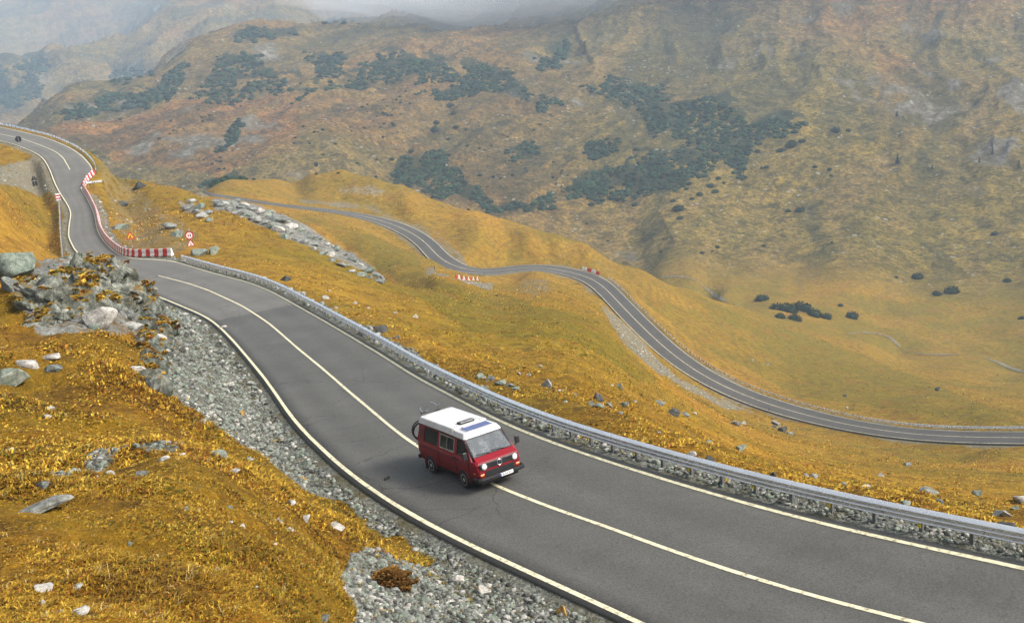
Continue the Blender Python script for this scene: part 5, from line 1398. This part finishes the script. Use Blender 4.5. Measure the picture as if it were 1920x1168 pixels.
nt.links.new(maprange(nt, fr.outputs[0], 0, .5, .45, 1), mx.inputs[0])
nt.links.new(tr.outputs[0], mx.inputs[1]); nt.links.new(b.outputs[0], mx.inputs[2])
nt.links.new(mx.outputs[0], nt.nodes['Material Output'].inputs['Surface'])

m_screen, nt, b = new_mat('windscreen_glass_painted_sky')
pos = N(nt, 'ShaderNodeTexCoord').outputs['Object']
nt.links.new(ramp(nt, noise_node(nt, pos, 2.2, 6, .7, .6), [(.3, (.06, .068, .075)), (.55, (.13, .145, .155)), (.72, (.24, .25, .26))]), b.inputs['Base Color'])  # mottled grey base colour stands in for the sky reflected in the glass
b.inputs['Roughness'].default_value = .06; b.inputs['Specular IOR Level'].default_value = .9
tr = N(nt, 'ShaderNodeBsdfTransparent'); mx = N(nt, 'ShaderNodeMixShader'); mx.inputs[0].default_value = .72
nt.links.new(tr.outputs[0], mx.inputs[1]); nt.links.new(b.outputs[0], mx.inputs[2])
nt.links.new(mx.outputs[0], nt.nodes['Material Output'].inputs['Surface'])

_, iv, _ = nearest_on(np.array([[VX - 1.5, VY + 1.7]]), mid3)
van = empty('camper_van', 'red camper van with a white pop-up roof driving down the road', 'van')
fw = Vector((math.cos(VH), math.sin(VH), 0))
# stand it on the road: wheels' contact patch follows the carriageway
def road_z(x, y):
    _, I, _ = nearest_on(np.array([[x, y]]), mid3); return float(at_index(mid3, I)[0, 2])
for _ in range(12):
    k_ = road_z(VX - 1.3 * fw.x, VY - 1.3 * fw.y) / -16.54 / (math.hypot(VX, VY) / math.hypot(-0.841, 33.946)); VX *= k_; VY *= k_
zf = road_z(VX - 1.08 * fw.x, VY - 1.08 * fw.y); zr_ = road_z(VX - 3.54 * fw.x, VY - 3.54 * fw.y)
vp = math.atan2(zr_ - zf, 2.46)
Fd = Vector((fw.x * math.cos(vp), fw.y * math.cos(vp), -math.sin(vp)))
Ld = Vector((-fw.y, fw.x, 0)); Ud = Fd.cross(Ld)
fa = Vector((VX - 1.08 * fw.x, VY - 1.08 * fw.y, zf + .004))
org = fa + Fd * 1.08
van.matrix_world = Matrix(((Fd.x, Ld.x, Ud.x, org.x), (Fd.y, Ld.y, Ud.y, org.y), (Fd.z, Ld.z, Ud.z, org.z), (0, 0, 0, 1)))

# lower body: stations along x, each a half section (y, z) from sill to belt
def body():
    zs = [.33, .42, .60, .80, .98, 1.06, 1.10]
    half = [.80, .86, .90, .915, .915, .905, .885]
    # x, width factor, (front nose: how far each level reaches)
    mb = MB(); V, Fc = [], []
    xs = [-.10, -.14, -.24, -.45, -.72, -1.40, -2.31, -3.2, -4.0, -4.36, -4.47, -4.50]
    wf = [.86, .93, .975, .99, 1, 1, 1, 1, .995, .985, .965, .93]
    n = len(zs)
    for x, w in zip(xs, wf):
        for k in range(n):
            dx = 0
            if x > -.5: dx = -{0: .07, 1: .03, 2: .0, 3: .0, 4: .055, 5: .12, 6: .17}[k] * max(0, (x + .5) / .4)
            V.append((x + dx, half[k] * w, zs[k]))
        for k in range(n - 1, -1, -1):
            dx = 0
            if x > -.5: dx = -{0: .07, 1: .03, 2: .0, 3: .0, 4: .055, 5: .12, 6: .17}[k] * max(0, (x + .5) / .4)
            V.append((x + dx, -half[k] * w, zs[k]))
    m_ = 2 * n
    for i in range(len(xs) - 1):
        for k in range(m_):
            l = (k + 1) % m_
            Fc.append((i * m_ + k, i * m_ + l, (i + 1) * m_ + l, (i + 1) * m_ + k))
    for base, rev in ((0, False), ((len(xs) - 1) * m_, True)):
        for k in range(n - 1):
            f = (base + k, base + k + 1, base + m_ - 2 - k, base + m_ - 1 - k)
            Fc.append(f if not rev else f[::-1])
    mb.add(V, Fc)
    # sloping panel between grille band and windscreen
    mb.add([(-.155, .80, 1.035), (-.155, -.80, 1.035), (-.40, -.80, 1.205), (-.40, .80, 1.205), (-.43, .80, 1.05), (-.43, -.80, 1.05)],
           [(0, 1, 2, 3), (3, 2, 5, 4), (0, 3, 4), (1, 5, 2), (0, 4, 5, 1)])
    return mb
bo = body().build('body', m_vred, van)
bv = bo.modifiers.new('soft', 'BEVEL'); bv.width = .025; bv.segments = 2; bv.limit_method = 'ANGLE'; bv.angle_limit = math.radians(40)
def side_y(z): return .895 - (z - 1.09) / (1.72 - 1.09) * .165      # tumblehome of the glazed part
def side_panel(x0b, x1b, x0t, x1t, z0, z1, s, out=0.0, th=.03):
    """panel lying in the sloped side plane; s = +1 left, -1 right"""
    q = [(x0b, z0), (x1b, z0), (x1t, z1), (x0t, z1)]
    A = [(x, s * (side_y(z) + out), z) for x, z in q]; B_ = [(x, s * (side_y(z) + out - th), z) for x, z in q]
    mb = MB(); mb.add(A + B_, [(0, 1, 2, 3), (7, 6, 5, 4), (0, 4, 5, 1), (1, 5, 6, 2), (2, 6, 7, 3), (3, 7, 4, 0)])
    return mb
Z0, Z1 = 1.09, 1.73
for s in (1, -1):
    mb = MB()
    for p in ((-.40, -.50, -.97, -1.05), (-1.47, -1.64, -1.47, -1.64), (-2.76, -2.90, -2.76, -2.90), (-3.98, -4.48, -3.95, -4.38)):
        q = side_panel(p[0], p[1], p[2], p[3], Z0, Z1, s, 0, .05); mb.add(q.v, q.f)
    for (xa, xb, xc_, xd, za, zb) in ((-.50, -1.47, -.56, -1.47, Z0, 1.165), (-1.64, -2.76, -1.64, -2.76, Z0, 1.165), (-2.90, -3.98, -2.90, -3.98, Z0, 1.165), (-1.0, -1.47, -1.05, -1.47, 1.675, Z1), (-1.64, -2.76, -1.64, -2.76, 1.675, Z1), (-2.90, -3.95, -2.90, -3.95, 1.675, Z1)):
        q = side_panel(xa, xb, xc_, xd, za, zb, s, -.002, .04); mb.add(q.v, q.f)
    mb.build('pillars', m_vred, van)
    # glass, set back behind the frames
    for (xa, xb, xc_, xd) in ((-.53, -1.47, -1.0, -1.47), (-1.64, -2.76, -1.64, -2.76), (-2.90, -3.98, -2.90, -3.95)):
        w_ = side_panel(xa, xb, xc_, xd, 1.165, 1.675, s, -.02, .008).build('side_window', m_glass, van)
        if xa == -1.64:   # the sliding window keeps a bright frame
            fmb = MB()
            for (a, b_, c_, d_, za, zb) in ((-1.66, -1.70, -1.66, -1.70, 1.18, 1.66), (-2.70, -2.74, -2.70, -2.74, 1.18, 1.66), (-1.70, -2.70, -1.70, -2.70, 1.18, 1.21), (-1.70, -2.70, -1.70, -2.70, 1.63, 1.66), (-2.18, -2.21, -2.18, -2.21, 1.21, 1.63)):
                q = side_panel(a, b_, c_, d_, za, zb, s, .006, .03); fmb.add(q.v, q.f)
            fmb.build('frame', m_chrome, w_)
    for (xa, xb) in ((-2.93, -3.12), (-3.75, -3.95)):
        side_panel(xa, xb, xa, xb, 1.16, 1.68, s, -.07, .02).build('curtain', m_cloth, van)
    # door seam lines and handle, belt moulding, air intake grille
    mb = MB()
    for (xa, xb, za, zb) in ((-1.545, -1.557, .40, 1.09), (-.62, -.632, .62, 1.09), (-2.83, -2.842, .40, 1.09)): mb.box(((xa + xb) / 2, s * .917, (za + zb) / 2), (.012, .012, zb - za))
    mb.box((-2.5, s * .921, .965), (3.85, .012, .018)); mb.build('seam', m_blackp, van)
    mb = MB(); mb.box((-1.40, s * .93, 1.0), (.16, .03, .035), None, .008); mb.box((-1.72, s * .93, 1.0), (.16, .03, .035), None, .008); mb.build('door_handle', m_blackp, van)
    mb = MB()
    for k in range(7): q = side_panel(-4.03, -4.30, -4.03, -4.30, 1.28 + k * .045, 1.305 + k * .045, s, .008, .02); mb.add(q.v, q.f)
    mb.build('air_vent', m_blackp, van)
    mb = MB(); mb.tube([(-.46, s * .80, 1.20), (-.97, s * .765, 1.735), (-2.5, s * .757, 1.75), (-4.40, s * .757, 1.75)], .018, 8); mb.build('rain_gutter', m_blackp, van)
    # mirrors
    mb = MB(); mb.tube([(-.62, s * .86, 1.12), (-.52, s * 1.00, 1.15), (-.50, s * 1.03, 1.24)], .012, 8); mir = mb.build('mirror', m_blackp, van)
    mb = MB(); mb.box((-.50, s * 1.06, 1.33), (.07, .18, .27), None, .025); mb.build('mirror_housing', m_blackp, mir)
    mb = MB(); mb.box((-.538, s * 1.06, 1.33), (.006, .15, .23)); mb.build('mirror_glass', m_chrome, mir)
    # wheels and arches
    for xw in (-1.08, -3.54):
        wh = bpy.data.objects.new('wheel', None); C.objects.link(wh); wh.parent = van; wh.location = (xw, s * .838, .325); wh.empty_display_size = .1
        tread = .105
        mb = MB(); mb.lathe([(.20, -tread), (.255, -tread), (.300, -tread * .85), (.323, -tread * .5), (.325, 0), (.323, tread * .5), (.300, tread * .85), (.255, tread), (.20, tread * .9)], (0, 0, 0), 'y', 32); mb.build('tyre', m_rubber, wh, None, True)
        mb = MB(); mb.lathe([(.205, s * .06), (.205, s * .108), (.19, s * .110), (.165, s * .088), (.10, s * .086), (.08, s * .100), (.06, s * .112), (.0, s * .114)], (0, 0, 0), 'y', 28); mb.build('rim', m_rim, wh, None, True)
        # dark wheel well with a painted lip
        mb = MB()
        arc = [(xw + .375 * math.cos(a), .325 + .36 * math.sin(a)) for a in np.linspace(math.radians(-2), math.radians(182), 19)]
        mb.prism([(x, 0, z) for x, z in arc], (0, s * .70, 0), (0, s * .9165, 0)); mb.build('wheel_well', m_rubber, van)
        mb = MB(); mb.tube([(x, s * .912, z) for x, z in [(xw + .392 * math.cos(a), .325 + .378 * math.sin(a)) for a in np.linspace(math.radians(-4), math.radians(184), 21)]], .022, 8); mb.build('arch_lip', m_vred, van)
    mb = MB(); mb.box((-3.98, s * .84, .26), (.025, .22, .30)); mb.build('mud_flap', m_rubber, van)
# sills and floor
mb = MB(); mb.box((-2.31, 0, .30), (4.2, 1.5, .10)); mb.build('floor_pan', m_rubber, van)
# windscreen with rubber seal, sun shade, wipers
def ws(y, t, out=0): # point on the windscreen plane
    bx, bz, tx, tz = -.405, 1.20, -.985, 1.745
    n_ = Vector((tz - bz, 0, bx - tx)).normalized()
    w = .795 - .085 * t
    return (bx + (tx - bx) * t + n_.x * out, y * w, bz + (tz - bz) * t + n_.z * out)
def ws_panel(y0, y1, t0, t1, o, th):
    A = [ws(y0, t0, o), ws(y1, t0, o), ws(y1, t1, o), ws(y0, t1, o)]; B_ = [ws(y0, t0, o - th), ws(y1, t0, o - th), ws(y1, t1, o - th), ws(y0, t1, o - th)]
    m_ = MB(); m_.add(A + B_, [(0, 1, 2, 3), (7, 6, 5, 4), (0, 4, 5, 1), (1, 5, 6, 2), (2, 6, 7, 3), (3, 7, 4, 0)]); return m_
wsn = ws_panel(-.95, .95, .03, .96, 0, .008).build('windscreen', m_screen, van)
mb = MB()
for (a, b_, c_, d_) in ((-1, 1, -.005, .03), (-1, 1, .96, 1.0), (-1, -.95, .03, .96), (.95, 1, .03, .96)): q = ws_panel(a, b_, c_, d_, .008, .03); mb.add(q.v, q.f)
mb.build('seal', m_blackp, wsn)
ws_panel(.08, .72, .70, .93, -.03, .01).build('sun_shade', m_shade, van)
for y0, y1 in ((-.75, -.06), (-.05, .68)):
    mb = MB(); mb.tube([ws(y0 + .62, .0, .02), ws(y0 + .40, .05, .03), ws(y0, .09, .025)], .009, 6); mb.tube([ws(y0 + .55, .045, .022), ws(y0 - .06, .10, .022)], .008, 6); mb.build('wiper', m_blackp, van)
# inside: dashboard, seats, bench
mb = MB(); mb.box((-.62, 0, 1.09), (.42, 1.5, .16), None, .04); mb.build('dashboard', m_blackp, van)
for y in (-.42, .42):
    mb = MB(); mb.box((-1.32, y, 1.25), (.16, .5, .62), Matrix.Rotation(-.15, 3, 'Y'), .05); mb.box((-1.36, y, 1.60), (.10, .26, .16), None, .04); mb.build('seat', m_inner, van)
mb = MB(); mb.box((-3.3, 0, 1.2), (.25, 1.4, .4), None, .06); mb.build('rear_bench', m_inner, van)
mb = MB(); mb.tube([(-.88 + .06 * math.sin(a), .42 + .19 * math.cos(a), 1.20 + .18 * math.sin(a)) for a in np.linspace(0, 2 * math.pi, 21)[:-1]], .014, 6, True); mb.build('steering_wheel', m_blackp, van)
# nose: grille band, headlamps, emblem, lower grille, indicators
gr_ = MB(); gr_.box((-.108, 0, .915), (.05, 1.56, .20), None, .015)
for k in range(6): gr_.box((-.080, 0, .835 + k * .032), (.012, 1.10, .012))
grille = gr_.build('grille', m_blackp, van)
for y in (-.615, .615):
    mb = MB(); mb.lathe([(.115, -.07), (.115, -.055), (.10, -.05)], (0, y, .915), 'x', 28); hl_ = mb.build('headlight', m_chrome, van)
    mb = MB(); mb.lathe([(.098, -.058), (.085, -.042), (.05, -.030), (0, -.026)], (0, y, .915), 'x', 28); mb.build('lens', m_lampg, hl_, None, True)
    mb = MB(); mb.box((-.105, y * 1.16, .635), (.05, .16, .07), None, .015); mb.build('indicator', m_orange, van)
    mb = MB(); mb.box((-.30, .905 * (1 if y > 0 else -1), .70), (.08, .03, .05), None, .01); mb.build('side_lamp', m_orange, van)
mb = MB(); mb.tube([(-.066, .10 * math.cos(a), .915 + .10 * math.sin(a)) for a in np.linspace(0, 2 * math.pi, 29)[:-1]], .011, 6, True)
for st_ in ([(-.042, .086), (0, .012), (.042, .086)], [(-.085, .048), (-.045, -.076), (0, .002), (.045, -.076), (.085, .048)]): mb.tube([(-.066, -y, .915 + z) for y, z in st_], .009, 6)
mb.build('emblem', m_chrome, grille)
mb = MB()
for k in range(5): mb.box((-.093, 0, .575 + k * .034), (.02, 1.15, .014))
mb.box((-.099, 0, .643), (.02, 1.17, .19)); mb.build('lower_grille', m_blackp, van)
# bumpers with the plate
mb = MB()
sec = [(-.02, .40), (.02, .43), (.03, .49), (.02, .545), (-.02, .56), (-.06, .55), (-.06, .41)]
for pts in ([(0, -.80), (0, .80)],):
    V, Fc = [], []
    stn = [(-.36, -.955), (-.14, -.95), (-.05, -.90), (-.015, -.80), (0, 0), (-.015, .80), (-.05, .90), (-.14, .95), (-.36, .955)]
    for i, (x, y) in enumerate(stn):
        c_ = Vector((x, y, 0)); tdr = (Vector((*stn[min(i + 1, 8)], 0)) - Vector((*stn[max(i - 1, 0)], 0))).normalized(); no = Vector((tdr.y, -tdr.x, 0))
        V += [tuple(c_ + no * u + Vector((0, 0, z))) for u, z in sec]
    ns = len(sec)
    for i in range(8):
        for k in range(ns): Fc.append((i * ns + k, i * ns + (k + 1) % ns, (i + 1) * ns + (k + 1) % ns, (i + 1) * ns + k))
    Fc += [tuple(range(ns)), tuple(8 * ns + k for k in range(ns))[::-1]]
    mb.add(V, Fc)
bump_me = mb.mesh('front_bumper', m_blackp)
fb = link('front_bumper', bump_me, van)
rb = MB(); rb.box((-4.53, 0, .47), (.10, 1.86, .15), None, .03); rb.build('rear_bumper', m_blackp, van)
PY = .16
mb = MB(); mb.box((.036, PY, .485), (.012, .52, .115), None, .004); plt = mb.build('number_plate', m_swhite, van)
m_blue = simple_mat('plate_blue', (0.01, 0.03, 0.42), .4)
mb = MB(); mb.box((.0432, PY - .238, .485), (.003, .042, .108)); mb.build('country_band', m_blue, plt)
def plate_text(txt, size, loc):
    cu = bpy.data.curves.new('t', 'FONT'); cu.body = txt; cu.size = size; cu.extrude = .0015; cu.align_x = 'CENTER'; cu.align_y = 'CENTER'
    to = bpy.data.objects.new('t', cu); C.objects.link(to)
    dg = bpy.context.evaluated_depsgraph_get()
    me = bpy.data.meshes.new_from_object(to.evaluated_get(dg))
    bpy.data.objects.remove(to)
    me.materials.clear(); me.materials.append(m_sblack)
    o = link('lettering', me, plt, loc); o.rotation_euler = (math.radians(90), 0, math.radians(90)); return o
plate_text('B\u00b7AP 417', .105, (.0445, PY + .03, .483))
# white roof in two pieces: luggage tray with the solar panel, then the pop-up roof
def roof_piece(x0, x1, z0, z1, w0, w1, inset0, inset1, name):
    V = []
    lv = [(0, 0, 0), (.06, .004, .003), (.80, .075, .02), (.96, .10, .05), (1.0, .145, .085)]   # height share, narrowing, ends
    for h_, nw, _ in lv:
        z = z0 + (z1 - z0) * h_
        xi0, xi1 = x0 - inset0 * h_ ** 1.2, x1 + inset1 * h_ ** 1.2
        y = w0 - nw * (w0 - w1) / .145
        V += [(xi0, y - .05, z), (xi0 - .05, y, z), (xi1 + .05, y, z), (xi1, y - .05, z), (xi1, -y + .05, z), (xi1 + .05, -y, z), (xi0 - .05, -y, z), (xi0, -y + .05, z)]
    Fc = [tuple(range(7, -1, -1)), tuple((len(lv) - 1) * 8 + i for i in range(8))]
    for r in range(len(lv) - 1):
        for i in range(8): Fc.append((r * 8 + i, r * 8 + (i + 1) % 8, (r + 1) * 8 + (i + 1) % 8, (r + 1) * 8 + i))
    mb = MB(); mb.add(V, Fc)
    return mb
rp_ = roof_piece(-1.76, -4.46, 1.745, 1.975, .765, .64, .03, .10, 'pop_roof')
pop = rp_.build('pop_up_roof', m_vwhite, van)
mb = MB()
for x in (-2.40, -2.70, -2.94, -3.30, -3.66, -4.02): mb.box((x, 0, 1.976), (.07, 1.02, .016), None, .006)
mb.build('ribs', m_vwhite, pop)
mb = MB()
for x in (-1.90, -4.25):
    for y in (-.55, -.48, .48, .55): mb.lathe([(.016, 1.972), (.016, 1.985), (0, 1.988)], (x, y, 0), 'z', 10)
mb.build('screws', m_blackp, pop)
hmb = MB(); hmb.box((-2.08, 0, 2.0), (.30, .62, .05), None, .05); sk = hmb.build('skylight', m_blackp, pop)
hmb = MB(); hmb.box((-2.08, 0, 2.022), (.23, .53, .02), None, .008); hmb.build('pane', m_hatch, sk)
tray = roof_piece(-.93, -1.735, 1.745, 1.925, .765, .64, .14, .0, 'tray').build('luggage_tray', m_vwhite, van)
mb = MB(); mb.box((-1.37, .02, 1.938), (.46, 1.0, .02), None, .006); so = mb.build('solar_panel', m_solar, tray)
mb = MB(); mb.box((-1.13, .02, 1.941), (.018, 1.04, .026)); mb.box((-1.61, .02, 1.941), (.018, 1.04, .026)); mb.box((-1.37, .53, 1.941), (.462, .018, .026)); mb.box((-1.37, -.49, 1.941), (.462, .018, .026)); mb.build('panel_frame', m_chrome, so)
mb = MB(); mb.lathe([(.03, 1.92), (.03, 1.965), (0, 1.97)], (-1.665, -.38, 0), 'z', 12); mb.build('cable_gland', m_blackp, tray)
mb = MB(); mb.box((-1.747, 0, 1.81), (.03, 1.36, .20)); mb.build('roof_gap_seal', m_blackp, van)
# rear window wall, tailgate
mb = MB(); mb.add([(-4.47, .86, 1.09), (-4.47, -.86, 1.09), (-4.38, -.74, 1.74), (-4.38, .74, 1.74), (-4.42, .86, 1.09), (-4.42, -.86, 1.09), (-4.33, -.74, 1.74), (-4.33, .74, 1.74)], [(0, 1, 2, 3), (7, 6, 5, 4), (0, 4, 5, 1), (1, 5, 6, 2), (2, 6, 7, 3), (3, 7, 4, 0)]); tg = mb.build('tailgate', m_vred, van)
mb = MB(); mb.add([(-4.476, .70, 1.20), (-4.476, -.70, 1.20), (-4.412, -.62, 1.62), (-4.412, .62, 1.62)], [(0, 1, 2, 3)]); mb.build('rear_window', m_glass, tg)
for s in (1, -1):
    mb = MB(); mb.box((-4.50, s * .80, .80), (.05, .16, .32), None, .015); mb.build('tail_light', m_sred, van)
mb = MB()
for y in (-.35, .35): mb.tube([(-4.52, y, .62), (-4.60, y, 1.55), (-4.45, y, 1.72)], .014, 8); mb.tube([(-4.55, y, .80), (-5.08, y, .78), (-5.10, y, .86)], .016, 8)
mb.tube([(-4.60, -.5, 1.30), (-4.60, .5, 1.30)], .012, 8); mb.tube([(-4.70, -.75, .79), (-4.70, .75, .79)], .018, 8); mb.tube([(-4.95, -.75, .79), (-4.95, .75, .79)], .018, 8)
mb.build('bike_rack', m_chrome, van)
# two bicycles carried across the tail
m_bike_a = simple_mat('bike_frame_grey', (0.30, 0.31, 0.33), .35, .5); m_bike_b = simple_mat('bike_frame_black', (0.03, 0.03, 0.035), .35)
def bicycle(label, x, flip, fm, zc):
    t = empty('bicycle', label, 'bicycle', (0, 0, 0), 'bicycles on the rear rack')
    loc = Matrix.Translation((x, 0.04 * flip, zc)) @ Matrix.Rotation(math.pi / 2 if flip > 0 else -math.pi / 2, 4, 'Z')
    t.matrix_world = van.matrix_world @ loc
    R = .335; fw_, rw_ = (.53, 0, R), (-.53, 0, R)
    for c_ in (fw_, rw_):
        w_ = bpy.data.objects.new('wheel', None); C.objects.link(w_); w_.parent = t; w_.location = c_; w_.empty_display_size = .1
        mb = MB(); mb.tube([(R * math.cos(a), 0, R * math.sin(a)) for a in np.linspace(0, 2 * math.pi, 37)[:-1]], .024, 8, True); mb.build('tyre', m_rubber, w_, None, True)
        mb = MB(); mb.tube([((R - .035) * math.cos(a), 0, (R - .035) * math.sin(a)) for a in np.linspace(0, 2 * math.pi, 33)[:-1]], .013, 6, True); mb.tube([(0, -.05, 0), (0, .05, 0)], .022, 8); mb.build('rim', m_chrome, w_)
        mb = MB()
        for k in range(14): a = 2 * math.pi * k / 14; mb.tube([(0, .02 * (-1) ** k, 0), ((R - .03) * math.cos(a), 0, (R - .03) * math.sin(a))], .0022, 4, False, False)
        mb.build('spokes', m_chrome, w_)
    mb = MB()
    bbk, hd, hd2, stp = (-.08, 0, .30), (.37, 0, .80), (.40, 0, .70), (-.22, 0, .78)
    for a, b_, r_ in ((bbk, hd2, .02), (stp, hd, .017), (bbk, stp, .017), (hd, hd2, .022), (bbk, rw_, .012), (stp, rw_, .011)): mb.tube([a, b_], r_, 8)
    for y in (-.05, .05): mb.tube([(.41, y * .6, .68), (.46, y, .55), (.53, y, R)], .013, 6)
    mb.build('frame', fm, t)
    mb = MB(); mb.tube([hd, (.345, 0, 1.02)], .014, 8); mb.tube([(.24, -.31, 1.12), (.33, -.22, 1.10), (.345, 0, 1.02), (.33, .22, 1.10), (.24, .31, 1.12)], .017, 8); mb.build('handlebar', m_chrome, t)
    mb = MB(); mb.tube([stp, (-.245, 0, .90)], .013, 8); mb.build('seat_post', m_chrome, t)
    mb = MB(); mb.add([(-.38, -.075, .90), (-.38, .075, .90), (-.22, .04, .91), (-.10, .014, .90), (-.10, -.014, .90), (-.22, -.04, .91), (-.37, -.06, .94), (-.37, .06, .94), (-.22, .03, .94), (-.11, .01, .925), (-.11, -.01, .925), (-.22, -.03, .94)],
        [(5, 4, 3, 2, 1, 0), (6, 7, 8, 9, 10, 11), (0, 1, 7, 6), (1, 2, 8, 7), (2, 3, 9, 8), (3, 4, 10, 9), (4, 5, 11, 10), (5, 0, 6, 11)]); mb.build('saddle', m_rubber, t)
    mb = MB(); mb.tube([(-.08, -.06, .30), (-.08, .06, .30)], .02, 8); mb.tube([(-.08, .07, .30), (-.02, .07, .15)], .010, 6); mb.tube([(-.08, -.07, .30), (-.14, -.07, .45)], .010, 6); mb.lathe([(.09, .045), (.09, .052)], (-.08, 0, .30), 'y', 20); mb.build('crank', m_blackp, t)
    return t
bicycle('grey bicycle strapped across the tail nearest the van', -4.70, -1, m_bike_a, .98)
bicycle('black bicycle on the outer rail of the rear rack', -4.95, 1, m_bike_b, .98)
# ------------------------------------------------------------------ air
def vol_mat(name, col, dens, aniso=0.2):
    m = bpy.data.materials.new(name); m.use_nodes = True
    nt = m.node_tree; nt.nodes.clear()
    v = N(nt, 'ShaderNodeVolumePrincipled')
    v.inputs['Color'].default_value = (*col, 1)
    v.inputs['Density'].default_value = dens
    v.inputs['Anisotropy'].default_value = aniso
    o = N(nt, 'ShaderNodeOutputMaterial')
    nt.links.new(v.outputs[0], o.inputs['Volume'])
    return m
hz = MB(); top = 900.0; low = float(gz.min()) - 12
hz.box((0, 3400, (top + low) / 2), (16200, 10400, top - low))
h_o = hz.build('haze', vol_mat('haze_air', (0.64, 0.81, 1.0), 0.00022, 0.0))
tag(h_o, kind='stuff')

# a bank of cloud lying on the head of the far slope
fmat = [vol_mat('cloud_thin', (1, 1, 1), 0.0028, 0.0), vol_mat('cloud_core', (1, 1, 1), 0.0085, 0.0)]
for az, r, el, a, b_, c_ in ((1.0, 1480, .80, 250, 200, 66), (4.6, 1400, .85, 230, 190, 62), (8.2, 1360, .95, 210, 170, 50), (-2.4, 1560, 1.15, 230, 200, 50), (12.5, 1320, 1.05, 230, 170, 44), (19, 1300, .9, 240, 170, 40)):
    V, Fc = ICO[3]
    for q_ in (0, 1):
        k = 1 + .28 * fbm(V[:, 0] * 1.2 + az + q_, V[:, 1] * 1.2 + V[:, 2], .8, 3, 7)
        f_s = (1.0, .62)[q_]
        th_ = math.radians(az)
        p = V * k[:, None] * (a * f_s, b_ * f_s, c_ * f_s) + (math.sin(th_) * r, math.cos(th_) * r, math.tan(math.radians(el)) * r)
        fb_ = MB(); fb_.add(p, Fc)
        tag(fb_.build('cloud', fmat[q_], None, None, True), kind='stuff')
